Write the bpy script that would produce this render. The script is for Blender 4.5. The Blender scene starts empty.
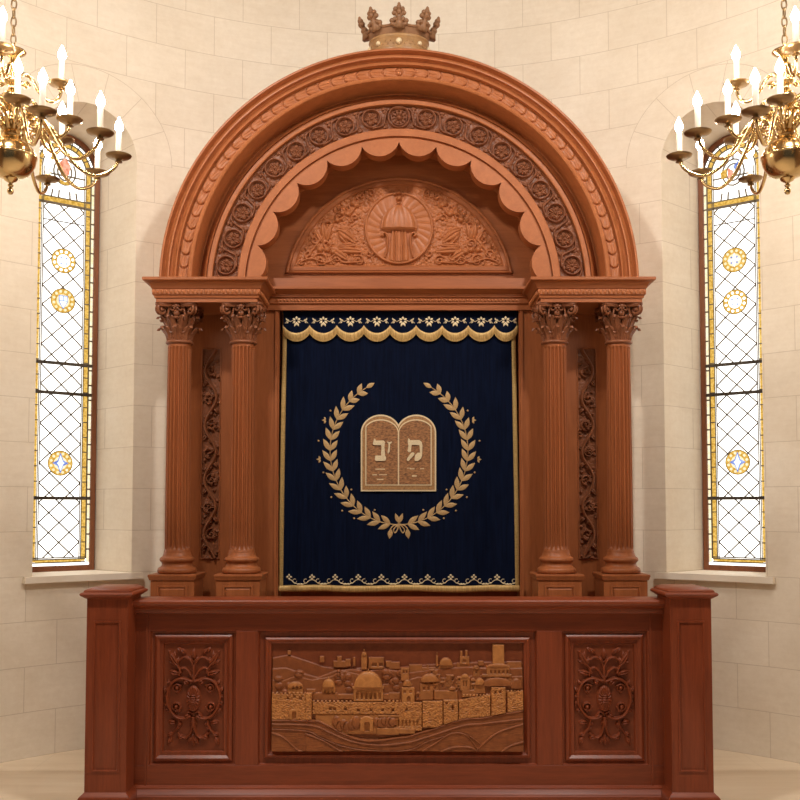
import bpy, bmesh, math, random
import numpy as np
from math import sin, cos, pi, sqrt, atan2, asin, radians

random.seed(7)
scn = bpy.context.scene
COL = scn.collection

# ------------------------------------------------------------------ camera geometry helpers
EYE = 1.70
TH = math.atan(0.049)
CT, ST = cos(TH), sin(TH)

def ZR(py, Y):
    v = (461.0 - py) / 1000.0
    return Y * (ST + v * CT) / (CT - v * ST)

def PZ(py, Y):
    return EYE + ZR(py, Y)

def DS(py, Y):
    """metres per pixel at a point of plane Y seen at row py"""
    return (Y * CT + ZR(py, Y) * ST) / 1000.0

def PX(px, py, Y):
    return (px - 399.0) * DS(py, Y)

# ------------------------------------------------------------------ materials
MATS = {}

class NT:
    def __init__(s, name):
        m = bpy.data.materials.new(name); m.use_nodes = True
        s.m = m; s.t = m.node_tree; s.t.nodes.clear()
        s.out = s.t.nodes.new('ShaderNodeOutputMaterial')
        MATS[name] = m
    def n(s, kind, **kw):
        nd = s.t.nodes.new(kind)
        for k, v in kw.items(): setattr(nd, k, v)
        return nd
    def l(s, a, b): s.t.links.new(a, b)
    def math(s, op, a, b=None, c=None):
        nd = s.n('ShaderNodeMath', operation=op)
        for i, v in enumerate((a, b, c)):
            if v is None: continue
            if isinstance(v, (int, float)): nd.inputs[i].default_value = v
            else: s.l(v, nd.inputs[i])
        return nd.outputs[0]
    def ramp(s, fac, stops):
        r = s.n('ShaderNodeValToRGB')
        el = r.color_ramp.elements
        while len(el) < len(stops): el.new(0.5)
        for e, (p, c) in zip(el, stops):
            e.position = p; e.color = (c[0], c[1], c[2], 1)
        s.l(fac, r.inputs[0]); return r.outputs[0]
    def mix(s, fac, a, b, mode='MIX'):
        nd = s.n('ShaderNodeMix', data_type='RGBA', blend_type=mode)
        if isinstance(fac, (int, float)): nd.inputs[0].default_value = fac
        else: s.l(fac, nd.inputs[0])
        for i, v in ((6, a), (7, b)):
            if isinstance(v, tuple): nd.inputs[i].default_value = (v[0], v[1], v[2], 1)
            else: s.l(v, nd.inputs[i])
        return nd.outputs[2]
    def coord(s, which='Object', scale=(1, 1, 1)):
        tc = s.n('ShaderNodeTexCoord'); mp = s.n('ShaderNodeMapping')
        mp.inputs['Scale'].default_value = scale
        s.l(tc.outputs[which], mp.inputs[0]); return mp.outputs[0]
    def noise(s, vec, scale, detail=4, rough=0.55, dist=0.0):
        nd = s.n('ShaderNodeTexNoise')
        nd.inputs['Scale'].default_value = scale; nd.inputs['Detail'].default_value = detail
        nd.inputs['Roughness'].default_value = rough; nd.inputs['Distortion'].default_value = dist
        s.l(vec, nd.inputs['Vector']); return nd.outputs['Fac']
    def bsdf(s, color, rough=0.5, metallic=0.0, bump=None, bstr=0.1, bdist=0.005, **kw):
        b = s.n('ShaderNodeBsdfPrincipled')
        if isinstance(color, tuple): b.inputs['Base Color'].default_value = (*color, 1)
        else: s.l(color, b.inputs['Base Color'])
        if isinstance(rough, (int, float)): b.inputs['Roughness'].default_value = rough
        else: s.l(rough, b.inputs['Roughness'])
        b.inputs['Metallic'].default_value = metallic
        for k, v in kw.items():
            b.inputs[k.replace('_', ' ')].default_value = v
        if bump is not None:
            bp = s.n('ShaderNodeBump'); bp.inputs['Strength'].default_value = bstr
            bp.inputs['Distance'].default_value = bdist
            s.l(bump, bp.inputs['Height']); s.l(bp.outputs[0], b.inputs['Normal'])
        s.l(b.outputs[0], s.out.inputs[0]); return b

def wood(name, light, dark, axis='z', rough=0.42, g=1.0):
    t = NT(name)
    sc = {'z': (14, 14, 1.1), 'x': (1.1, 14, 14), 'n': (6, 6, 6)}[axis]
    v = t.coord('Object', tuple(q * g for q in sc))
    n1 = t.noise(v, 2.2, 6, 0.62, 0.6)
    n2 = t.noise(v, 9.0, 3, 0.6)
    f = t.math('MULTIPLY_ADD', n2, 0.35, t.math('MULTIPLY', n1, 0.75))
    c = t.ramp(f, [(0.32, dark), (0.72, light)])
    t.bsdf(c, t.math('MULTIPLY_ADD', n1, 0.16, rough - 0.08), bump=n2, bstr=0.10, bdist=0.002,
           Coat_Weight=0.04, Coat_Roughness=0.3, Specular_IOR_Level=0.32)
    return t.m

W_SHAFT = wood('mahogany_shaft', (0.35, 0.107, 0.035), (0.26, 0.075, 0.023), 'z', 0.46, .6)
# ark wood: warm reddish mahogany; rail wood a deeper red of the same kind
W_ARK = wood('mahogany_vertical', (0.38, 0.121, 0.041), (0.25, 0.073, 0.024), 'z')
W_ARKX = wood('mahogany_horizontal', (0.38, 0.121, 0.041), (0.25, 0.073, 0.024), 'x')
W_ARCH = wood('mahogany_arch', (0.44, 0.148, 0.052), (0.33, 0.104, 0.034), 'n')
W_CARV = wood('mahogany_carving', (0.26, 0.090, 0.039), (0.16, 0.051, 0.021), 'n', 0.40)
W_RAIL = wood('rail_mahogany_vertical', (0.26, 0.056, 0.020), (0.15, 0.030, 0.011), 'z', 0.36)
W_RAILX = wood('rail_mahogany_horizontal', (0.26, 0.056, 0.020), (0.15, 0.030, 0.011), 'x', 0.36)
W_RCARV = wood('rail_mahogany_carving', (0.24, 0.052, 0.017), (0.16, 0.034, 0.011), 'n', 0.42)
W_CROWN = wood('crown_walnut', (0.30, 0.15, 0.072), (0.20, 0.093, 0.042), 'n', 0.45)
W_CROWNB = wood('crown_band_gilt', (0.42, 0.24, 0.10), (0.28, 0.145, 0.06), 'n', 0.4)
W_WFRAME = wood('window_frame_wood', (0.24, 0.085, 0.035), (0.15, 0.05, 0.02), 'z', 0.45)

def city_mat():
    t = NT('rail_cityscape_wood')
    v = t.coord('Object', (9, 9, 9))
    n1 = t.noise(v, 2.5, 6, 0.6, 0.5); n2 = t.noise(v, 12, 3)
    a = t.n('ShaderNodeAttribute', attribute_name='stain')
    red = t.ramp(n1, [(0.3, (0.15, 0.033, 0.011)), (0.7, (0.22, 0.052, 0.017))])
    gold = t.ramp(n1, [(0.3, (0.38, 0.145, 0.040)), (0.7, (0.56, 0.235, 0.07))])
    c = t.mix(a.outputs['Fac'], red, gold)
    t.bsdf(c, 0.42, bump=n2, bstr=0.12, bdist=0.002, Specular_IOR_Level=0.32)
    return t.m
W_CITY = city_mat()

PHI = 38.6
APR = 3.64           # apse radius
APC = 4.36           # apse centre y
SPR = 4.32           # spring height of the window arches
WHW = 0.3635         # half width of a window opening at the wall face

def stone_wall():
    t = NT('limestone_blocks')
    tc = t.n('ShaderNodeTexCoord')
    sep = t.n('ShaderNodeSeparateXYZ'); t.l(tc.outputs['UV'], sep.inputs[0])
    u, z = sep.outputs[0], sep.outputs[1]
    br = t.n('ShaderNodeTexBrick'); br.offset = 0.5; br.squash = 1.0
    br.inputs['Scale'].default_value = 1.0
    br.inputs['Mortar Size'].default_value = 0.0028
    br.inputs['Mortar Smooth'].default_value = 0.4
    br.inputs['Brick Width'].default_value = 0.455
    br.inputs['Row Height'].default_value = 0.31
    br.inputs['Color1'].default_value = (0.0, 0.0, 0.0, 1)
    br.inputs['Color2'].default_value = (1, 1, 1, 1)
    br.inputs['Mortar'].default_value = (0.5, 0.5, 0.5, 1)
    mp = t.n('ShaderNodeMapping'); mp.inputs['Location'].default_value = (0.13, 0.0, 0)
    t.l(tc.outputs['UV'], mp.inputs[0]); t.l(mp.outputs[0], br.inputs['Vector'])
    # voussoirs: a ring of wedge stones round each window arch
    uu = t.math('SUBTRACT', t.math('ABSOLUTE', u), radians(PHI) * APR)
    zz = t.math('SUBTRACT', z, SPR)
    d = t.math('SQRT', t.math('ADD', t.math('MULTIPLY', uu, uu), t.math('MULTIPLY', zz, zz)))
    R2 = WHW + 0.27
    ring = t.math('MULTIPLY', t.math('GREATER_THAN', zz, 0.0), t.math('LESS_THAN', d, R2))
    an = t.math('ARCTAN2', zz, uu)
    fr = t.math('FRACT', t.math('DIVIDE', an, pi / 7))
    dd = t.math('MULTIPLY', t.math('MULTIPLY', t.math('MINIMUM', fr, t.math('SUBTRACT', 1.0, fr)), pi / 7), d)
    rad = t.math('LESS_THAN', dd, 0.0022)
    edge = t.math('MULTIPLY', t.math('LESS_THAN', t.math('ABSOLUTE', t.math('SUBTRACT', d, R2)), 0.0022),
                  t.math('GREATER_THAN', zz, 0.0))
    inv = t.math('SUBTRACT', 1.0, ring)
    mort = t.math('MINIMUM', t.math('ADD', t.math('ADD', t.math('MULTIPLY', br.outputs['Fac'], inv),
                  t.math('MULTIPLY', rad, ring)), edge), 1.0)
    v = t.coord('Object', (1, 1, 1))
    n1 = t.noise(v, 1.7, 5, 0.6); n2 = t.noise(v, 26, 5, 0.7); n3 = t.noise(t.coord('Object', (1, 1, 5)), 6, 4, 0.6)
    f = t.math('MULTIPLY_ADD', n1, 0.5, t.math('MULTIPLY_ADD', n2, 0.28, t.math('MULTIPLY', n3, 0.25)))
    c = t.ramp(f, [(0.38, (0.73, 0.63, 0.50)), (0.66, (0.86, 0.775, 0.65))])
    c = t.mix(t.math('MULTIPLY', br.outputs['Color'], 0.16), c, (0.66, 0.56, 0.43))
    c = t.mix(t.math('MULTIPLY', mort, 0.55), c, (0.46, 0.36, 0.26))
    h = t.math('SUBTRACT', t.math('MULTIPLY', n2, 0.25), mort)
    t.bsdf(c, 0.78, bump=h, bstr=0.30, bdist=0.003, Specular_IOR_Level=0.25)
    return t.m
M_WALL = stone_wall()

def floor_mat():
    t = NT('floor_limestone')
    v = t.coord('Object', (1, 1, 1))
    br = t.n('ShaderNodeTexBrick'); br.offset = 0.5
    br.inputs['Scale'].default_value = 1.0; br.inputs['Mortar Size'].default_value = 0.002
    br.inputs['Brick Width'].default_value = 1.2; br.inputs['Row Height'].default_value = 0.6
    t.l(v, br.inputs['Vector'])
    n = t.noise(t.coord('Object', (0.6, 5, 1)), 2.0, 5, 0.6, 0.5)
    c = t.ramp(n, [(0.3, (0.74, 0.60, 0.43)), (0.7, (0.84, 0.71, 0.54))])
    c = t.mix(t.math('MULTIPLY', br.outputs['Fac'], 0.3), c, (0.4, 0.3, 0.2))
    t.bsdf(c, 0.38)
    return t.m
M_FLOOR = floor_mat()

def plain(name, col, rough=0.5, metallic=0.0, **kw):
    t = NT(name)
    n = t.noise(t.coord('Object'), 30, 3)
    c = t.mix(t.math('MULTIPLY', n, 0.25), col, tuple(q * 0.75 for q in col))
    t.bsdf(c, rough, metallic, **kw); return t.m

M_PLASTER = plain('unseen_ceiling_dark', (0.22, 0.13, 0.07), 0.6)  # unseen ceiling; dark finish invented to cut bounced light
M_PANEL = plain('unseen_hall_dark', (0.20, 0.11, 0.06), 0.6)  # unseen hall walls, made dark so less fill bounces onto the ark
M_SILL = plain('sill_stone', (0.88, 0.79, 0.66), 0.6)
M_BRASS = plain('polished_brass', (0.74, 0.54, 0.27), 0.20, 1.0)
M_BRASSD = plain('aged_brass', (0.34, 0.23, 0.12), 0.34, 1.0)
M_CANDLE = plain('ivory_candle_sleeve', (0.90, 0.84, 0.72), 0.5)
M_LEAD = plain('lead_came', (0.16, 0.13, 0.09), 0.5, 0.6)
M_IRON = plain('window_bar_iron', (0.07, 0.055, 0.04), 0.5, 0.4)

def emit(name, c1, c2, strength, scale=25.0):
    t = NT(name)
    n = t.noise(t.coord('Object'), scale, 4, 0.65)
    c = t.ramp(n, [(0.38, c1), (0.62, c2)])
    e = t.n('ShaderNodeEmission'); e.inputs['Strength'].default_value = strength
    t.l(c, e.inputs[0])
    g = t.n('ShaderNodeBsdfGlossy'); g.inputs['Roughness'].default_value = 0.15
    g.inputs['Color'].default_value = (0.5, 0.5, 0.5, 1)
    mx = t.n('ShaderNodeMixShader'); mx.inputs[0].default_value = 0.06
    t.l(e.outputs[0], mx.inputs[1]); t.l(g.outputs[0], mx.inputs[2]); t.l(mx.outputs[0], t.out.inputs[0])
    return t.m
GS = 1.0
M_GLASS = emit('daylit_clear_glass', (1.0, 0.955, 0.87), (1.0, 0.985, 0.95), 2.3 * GS, 8)
M_GYEL = emit('daylit_amber_glass', (0.58, 0.30, 0.03), (1.0, 0.64, 0.15), 0.95 * GS, 60)
M_GPALE = emit('daylit_pale_yellow_glass', (1.0, 0.78, 0.42), (1.0, 0.90, 0.66), 1.1 * GS, 40)
M_GBLUE = emit('daylit_blue_glass', (0.10, 0.16, 0.50), (0.35, 0.45, 0.8), 1.2 * GS, 40)
M_GWBLUE = emit('daylit_pale_blue_glass', (0.68, 0.80, 1.0), (0.9, 0.95, 1.0), 1.4 * GS, 40)
M_GRED = emit('daylit_red_glass', (0.75, 0.20, 0.10), (0.95, 0.5, 0.35), 1.1 * GS, 50)

def bulb_mat():
    t = NT('lit_flame_bulb')
    e = t.n('ShaderNodeEmission'); e.inputs['Color'].default_value = (1.0, 0.86, 0.68, 1)
    e.inputs['Strength'].default_value = 82.0
    t.l(e.outputs[0], t.out.inputs[0]); return t.m
M_BULB = bulb_mat()

def velvet():
    t = NT('navy_velvet')
    v = t.coord('Object', (30, 30, 2.0)); n = t.noise(v, 2, 4, 0.6)
    c = t.ramp(n, [(0.3, (0.0010, 0.0026, 0.011)), (0.7, (0.0026, 0.0065, 0.024))])
    t.bsdf(c, 0.85, bump=t.noise(t.coord('Object'), 400, 2), bstr=0.1, bdist=0.001,
           Sheen_Weight=0.05, Sheen_Roughness=0.35, Sheen_Tint=(0.08, 0.18, 0.45, 1), Specular_IOR_Level=0.08)
    return t.m
M_VELVET = velvet()
def thread(name, a, b, sc=(90, 90, 90), rough=0.5, met=0.25):
    t = NT(name)
    n = t.noise(t.coord('Object', sc), 2.0, 4, 0.7)
    c = t.ramp(n, [(0.32, a), (0.68, b)])
    t.bsdf(c, rough, met, bump=n, bstr=0.35, bdist=0.002, Sheen_Weight=0.1); return t.m
M_GOLDT = thread('gold_thread', (0.36, 0.22, 0.09), (0.62, 0.41, 0.19))
M_FRINGE = thread('gold_fringe', (0.34, 0.20, 0.06), (0.66, 0.43, 0.16), (60, 60, 4))
M_TRIM = thread('gold_braid', (0.32, 0.20, 0.06), (0.50, 0.33, 0.12), (20, 20, 60))
M_PALET = thread('pale_gold_thread', (0.62, 0.48, 0.28), (0.88, 0.74, 0.50))
M_TABF = thread('tablet_field_embroidery', (0.09, 0.028, 0.009), (0.46, 0.21, 0.075), (26, 26, 52), 0.6, 0.0)
M_TABB = thread('tablet_border_embroidery', (0.22, 0.10, 0.035), (0.46, 0.25, 0.09), (30, 30, 30), 0.6, 0.0)

# ------------------------------------------------------------------ mesh builder
class G:
    def __init__(s): s.v = []; s.f = []; s.uv = None
    def add(s, vs, fs):
        o = len(s.v); s.v += [tuple(map(float, q)) for q in vs]; s.f += [tuple(i + o for i in f) for f in fs]; return s
    def box(s, x0, x1, y0, y1, z0, z1, b=0.0):
        if b <= 0:
            return s.add([(x, y, z) for z in (z0, z1) for y in (y0, y1) for x in (x0, x1)],
                         [(0, 2, 3, 1), (4, 5, 7, 6), (0, 1, 5, 4), (2, 6, 7, 3), (0, 4, 6, 2), (1, 3, 7, 5)])
        return s.loft([(z0, -b), (z0 + b, 0), (z1 - b, 0), (z1, -b)], x0, x1, y0, y1, back=True)
    def loft(s, prof, x0, x1, y0, y1, back=False, cap=True):
        """rectangles stacked up z: prof = (z, offset); the back edge moves only if back"""
        n = len(prof); vs = []
        for z, o in prof:
            yb = y1 + (o if back else 0)
            vs += [(x0 - o, y0 - o, z), (x1 + o, y0 - o, z), (x1 + o, yb, z), (x0 - o, yb, z)]
        fs = []
        for i in range(n - 1):
            for k in range(4):
                a = i * 4 + k; b_ = i * 4 + (k + 1) % 4
                fs.append((a, b_, b_ + 4, a + 4))
        if cap: fs += [(3, 2, 1, 0), tuple(4 * (n - 1) + k for k in range(4))]
        return s.add(vs, fs)
    def frame(s, x0, x1, z0, z1, prof, fill=False):
        """mitred picture-frame moulding facing -y: prof = (inset, y)"""
        n = len(prof); vs = []
        for o, y in prof:
            vs += [(x0 + o, y, z0 + o), (x1 - o, y, z0 + o), (x1 - o, y, z1 - o), (x0 + o, y, z1 - o)]
        fs = []
        for i in range(n - 1):
            for k in range(4):
                a = i * 4 + k; b = i * 4 + (k + 1) % 4
                fs.append((a, b, b + 4, a + 4))
        if fill: fs.append(tuple(4 * (n - 1) + k for k in range(4)))
        return s.add(vs, fs)
    def lathe(s, prof, c=(0, 0, 0), seg=32, rfun=None, sy=1.0, cap=True):
        n = len(prof); vs = []
        for r, z in prof:
            for k in range(seg):
                a = 2 * pi * k / seg
                rr = rfun(r, z, a) if rfun else r
                vs.append((c[0] + rr * cos(a), c[1] + rr * sin(a) * sy, c[2] + z))
        fs = [(i * seg + k, i * seg + (k + 1) % seg, (i + 1) * seg + (k + 1) % seg, (i + 1) * seg + k)
              for i in range(n - 1) for k in range(seg)]
        if cap:
            fs.append(tuple(range(seg - 1, -1, -1))); fs.append(tuple((n - 1) * seg + k for k in range(seg)))
        return s.add(vs, fs)
    def tube(s, pts, r, seg=8, cap=True):
        P = [np.array(p, float) for p in pts]; n = len(P)
        rs = r if isinstance(r, (list, tuple)) else [r] * n
        vs = []; up = None
        for i in range(n):
            t = P[min(i + 1, n - 1)] - P[max(i - 1, 0)]; t /= (np.linalg.norm(t) + 1e-12)
            if up is None:
                up = np.array([0, 0, 1.0]) if abs(t[2]) < 0.9 else np.array([1.0, 0, 0])
            a = np.cross(t, up); a /= (np.linalg.norm(a) + 1e-12); b = np.cross(a, t); up = b
            for k in range(seg):
                q = 2 * pi * k / seg
                vs.append(tuple(P[i] + rs[i] * (cos(q) * a + sin(q) * b)))
        fs = [(i * seg + k, (i + 1) * seg + k, (i + 1) * seg + (k + 1) % seg, i * seg + (k + 1) % seg)
              for i in range(n - 1) for k in range(seg)]
        if cap:
            fs.append(tuple(range(seg))); fs.append(tuple((n - 1) * seg + k for k in range(seg - 1, -1, -1)))
        return s.add(vs, fs)
    def ball(s, c, r, seg=12, rings=8):
        rx, ry, rz = r if isinstance(r, (tuple, list)) else (r, r, r)
        vs = [(c[0], c[1], c[2] - rz)]
        for i in range(1, rings):
            p = -pi / 2 + pi * i / rings
            for k in range(seg):
                a = 2 * pi * k / seg
                vs.append((c[0] + rx * cos(p) * cos(a), c[1] + ry * cos(p) * sin(a), c[2] + rz * sin(p)))
        vs.append((c[0], c[1], c[2] + rz)); last = len(vs) - 1
        fs = [(0, 1 + (k + 1) % seg, 1 + k) for k in range(seg)]
        for i in range(rings - 2):
            o = 1 + i * seg
            fs += [(o + k, o + (k + 1) % seg, o + seg + (k + 1) % seg, o + seg + k) for k in range(seg)]
        o = 1 + (rings - 2) * seg
        fs += [(o + k, o + (k + 1) % seg, last) for k in range(seg)]
        return s.add(vs, fs)
    def prism(s, pts, y0, y1):
        """outline in x,z extruded from front y0 to back y1"""
        n = len(pts)
        ar = sum(pts[i][0] * pts[(i + 1) % n][1] - pts[(i + 1) % n][0] * pts[i][1] for i in range(n))
        if ar < 0: pts = pts[::-1]
        f0 = y0 if callable(y0) else (lambda x, z: y0)
        f1 = y1 if callable(y1) else (lambda x, z: y1)
        vs = [(x, f0(x, z), z) for x, z in pts] + [(x, f1(x, z), z) for x, z in pts]
        fs = [tuple(range(n)), tuple(range(2 * n - 1, n - 1, -1))]
        fs += [(k, k + n, (k + 1) % n + n, (k + 1) % n) for k in range(n)]
        return s.add(vs, fs)
    def grid(s, P, closed_u=False):
        """P: array (nu, nv, 3)"""
        nu, nv = P.shape[:2]
        o = len(s.v)
        s.v += [tuple(q) for q in P.reshape(-1, 3).tolist()]
        for i in range(nu - (0 if closed_u else 1)):
            i2 = (i + 1) % nu
            a = o + i * nv; b = o + i2 * nv
            s.f += [(a + j, b + j, b + j + 1, a + j + 1) for j in range(nv - 1)]
        return s

ORG = {}   # world position of every object made here

def origin_of(o): return ORG[o.name] if o else (0, 0, 0)

def thing(name, label, cat, loc, kind=None, group=None):
    o = bpy.data.objects.new(name, None); COL.objects.link(o); o.location = loc
    o.empty_display_size = 0.2
    o['label'] = label; o['category'] = cat
    if kind: o['kind'] = kind
    if group: o['group'] = group
    ORG[o.name] = tuple(loc); return o

def mk(name, g, mat, parent=None, origin=None, smooth=35, label=None, attr=None, flip=False, merge=False):
    po = origin_of(parent)
    og = tuple(origin) if origin is not None else po
    me = bpy.data.meshes.new(name)
    me.from_pydata([(v[0] - og[0], v[1] - og[1], v[2] - og[2]) for v in g.v], [], g.f)
    if merge or flip:
        bm = bmesh.new(); bm.from_mesh(me)
        if merge: bmesh.ops.remove_doubles(bm, verts=bm.verts, dist=1e-5)
        bmesh.ops.recalc_face_normals(bm, faces=bm.faces)
        bm.to_mesh(me); bm.free()
    if attr is not None:
        at = me.attributes.new('stain', 'FLOAT', 'POINT')
        at.data.foreach_set('value', np.asarray(attr, dtype=np.float32))
    me.materials.append(mat)
    if smooth is not None:
        me.shade_smooth()
        if smooth < 180: me.set_sharp_from_angle(angle=radians(smooth))
    o = bpy.data.objects.new(name, me); COL.objects.link(o)
    if parent: o.parent = parent
    o.location = tuple(og[i] - po[i] for i in range(3))
    if label: o['label'] = label
    ORG[o.name] = og
    return o

def copy_tree(o, parent=None):
    c = o.copy(); COL.objects.link(c)
    if parent: c.parent = parent
    for ch in list(o.children): copy_tree(ch, c)
    ORG[c.name] = ORG[o.name]
    return c

def tag(o, label, cat, kind=None, group=None):
    o['label'] = label; o['category'] = cat
    if kind: o['kind'] = kind
    if group: o['group'] = group
    return o

# ------------------------------------------------------------------ carved relief (real height, pixels of the carving as unit)
def smooth_noise(nx, nz, cx, cz, seed):
    r = np.random.RandomState(seed); A = r.rand(int(nx // cx) + 3, int(nz // cz) + 3)
    X = np.arange(nx) / cx; Z = np.arange(nz) / cz
    i = X.astype(int); fx = X - i; fx = fx * fx * (3 - 2 * fx)
    j = Z.astype(int); fz = Z - j; fz = fz * fz * (3 - 2 * fz)
    a = A[i][:, j]; b = A[i + 1][:, j]; c = A[i][:, j + 1]; d = A[i + 1][:, j + 1]
    fx = fx[:, None]; fz = fz[None, :]
    return (a * (1 - fx) + b * fx) * (1 - fz) + (c * (1 - fx) + d * fx) * fz

class Relief:
    def __init__(s, x0, x1, z0, z1, res=3.0):
        s.x0, s.x1, s.z0, s.z1 = x0, x1, z0, z1
        s.nx = int(round((x1 - x0) * res)) + 1; s.nz = int(round((z1 - z0) * res)) + 1
        s.xs = np.linspace(x0, x1, s.nx); s.zs = np.linspace(z0, z1, s.nz)
        s.H = np.zeros((s.nx, s.nz)); s.C = np.zeros((s.nx, s.nz))
    def win(s, xa, xb, za, zb):
        i0 = np.searchsorted(s.xs, xa); i1 = np.searchsorted(s.xs, xb)
        j0 = np.searchsorted(s.zs, za); j1 = np.searchsorted(s.zs, zb)
        if i1 <= i0 or j1 <= j0: return None
        X, Z = np.meshgrid(s.xs[i0:i1], s.zs[j0:j1], indexing='ij')
        return (slice(i0, i1), slice(j0, j1)), X, Z
    def up(s, sl, h): s.H[sl] = np.maximum(s.H[sl], h)
    def stroke(s, pts, r, h, r1=None):
        n = len(pts)
        if r1 is None: r1 = r
        for i in range(n - 1):
            (xa, za), (xb, zb) = pts[i], pts[i + 1]
            ra = r + (r1 - r) * i / (n - 1); rb = r + (r1 - r) * (i + 1) / (n - 1); m = max(ra, rb)
            w = s.win(min(xa, xb) - m, max(xa, xb) + m, min(za, zb) - m, max(za, zb) + m)
            if w is None: continue
            sl, X, Z = w
            dx, dz = xb - xa, zb - za; L = dx * dx + dz * dz + 1e-9
            t = np.clip(((X - xa) * dx + (Z - za) * dz) / L, 0, 1)
            d = np.hypot(X - xa - t * dx, Z - za - t * dz); rr = ra + (rb - ra) * t
            s.up(sl, h * np.sqrt(np.clip(1 - (d / rr) ** 2, 0, 1)))
        return s
    def leaf(s, x, z, ang, L, W, h, vein=0.35):
        m = L + W
        w = s.win(x - m, x + m, z - m, z + m)
        if w is None: return s
        sl, X, Z = w; ca, sa = cos(ang), sin(ang)
        t = ((X - x) * ca + (Z - z) * sa) / L; q = -(X - x) * sa + (Z - z) * ca
        tt = np.clip(t, 0, 1); wd = W * np.sin(pi * tt ** 0.8) + 1e-6
        ins = (t > 0) & (t < 1) & (np.abs(q) < wd)
        e = np.clip(1 - (q / wd) ** 2, 0, 1)
        hh = h * np.sqrt(e) * (0.55 + 0.45 * np.sin(pi * tt)) - h * vein * np.exp(-(q / (0.18 * W + .2)) ** 2)
        s.up(sl, np.where(ins, hh, 0)); return s
    def dome(s, x, z, rx, rz, h, paint=False, c=None, upper=False):
        w = s.win(x - rx, x + rx, z - rz, z + rz)
        if w is None: return s
        sl, X, Z = w; q = 1 - ((X - x) / rx) ** 2 - ((Z - z) / rz) ** 2
        m = q > 0
        if upper: m &= Z >= z
        hh = h * np.sqrt(np.clip(q, 0, 1))
        if paint is not False:
            s.H[sl] = np.where(m, paint + hh, s.H[sl])
        else: s.up(sl, np.where(m, hh, 0))
        if c is not None: s.C[sl] = np.where(m, c, s.C[sl])
        return s
    def ring(s, x, z, R, r, h, sz=1.0):
        w = s.win(x - R - r, x + R + r, z - (R + r) * sz, z + (R + r) * sz)
        if w is None: return s
        sl, X, Z = w; d = np.abs(np.hypot(X - x, (Z - z) / sz) - R)
        s.up(sl, h * np.sqrt(np.clip(1 - (d / r) ** 2, 0, 1))); return s
    def spiral(s, x, z, R, turns, a0, r, h, sg=1):
        n = int(14 * turns) + 2; P = []
        for i in range(n):
            t = i / (n - 1); rr = R * (1 - 0.85 * t); a = a0 + sg * 2 * pi * turns * t
            P.append((x + rr * cos(a), z + rr * sin(a)))
        return s.stroke(P, r, h, r * 0.8)
    def mask_box(s, x0, x1, z0, z1):
        return s.win(x0, x1, z0, z1)
    def paint(s, x0, x1, z0, z1, h, c=None, bevel=0.6):
        w = s.win(x0, x1, z0, z1)
        if w is None: return s
        sl, X, Z = w
        e = np.minimum(np.minimum(X - x0, x1 - X), np.minimum(Z - z0, z1 - Z))
        hh = h - 0.5 * np.clip(1 - e / bevel, 0, 1) ** 2
        s.H[sl] = hh
        if c is not None: s.C[sl] = c
        return s
    def terrain(s, pts, h, c=None, bevel=1.5, zmin=None):
        X, Z = np.meshgrid(s.xs, s.zs, indexing='ij')
        px = [p[0] for p in pts]; pz = [p[1] for p in pts]
        top = np.interp(X, px, pz); d = top - Z
        m = (d > 0) & (X >= px[0]) & (X <= px[-1])
        if zmin is not None: m &= Z > zmin
        hh = h - 0.7 * np.clip(1 - d / bevel, 0, 1) ** 2
        s.H = np.where(m, hh, s.H)
        if c is not None: s.C = np.where(m, c, s.C)
        return s
    def arc_pts(s, *a): pass
    def mesh(s, fn):
        X, Z = np.meshgrid(s.xs, s.zs, indexing='ij')
        P = np.stack(fn(X, Z, s.H), axis=-1)
        g = G(); g.grid(P); return g

def curve(P, n=8):
    """Catmull-Rom through 2D points"""
    out = []; P = [P[0]] + list(P) + [P[-1]]
    for i in range(1, len(P) - 2):
        for k in range(n):
            t = k / n; q = []
            for d in range(len(P[0])):
                a, b, c, e = P[i - 1][d], P[i][d], P[i + 1][d], P[i + 2][d]
                q.append(0.5 * (2 * b + (c - a) * t + (2 * a - 5 * b + 4 * c - e) * t * t + (3 * b - a - 3 * c + e) * t ** 3))
            out.append(tuple(q))
    out.append(tuple(P[-1])); return out

# ================================================================== SETTING
def wall_y(x): return APC + sqrt(max(APR * APR - x * x, 0))
CEIL = 6.7
ZS = 1.235           # top of the stone sills
DEP = 0.47           # how deep the glass sits in the wall
GHW = 0.275          # half width of the window unit

def cyl(s, z):       # point on the apse for arc length s
    a = s / APR
    return (APR * sin(a), APC + APR * cos(a), z)

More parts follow.
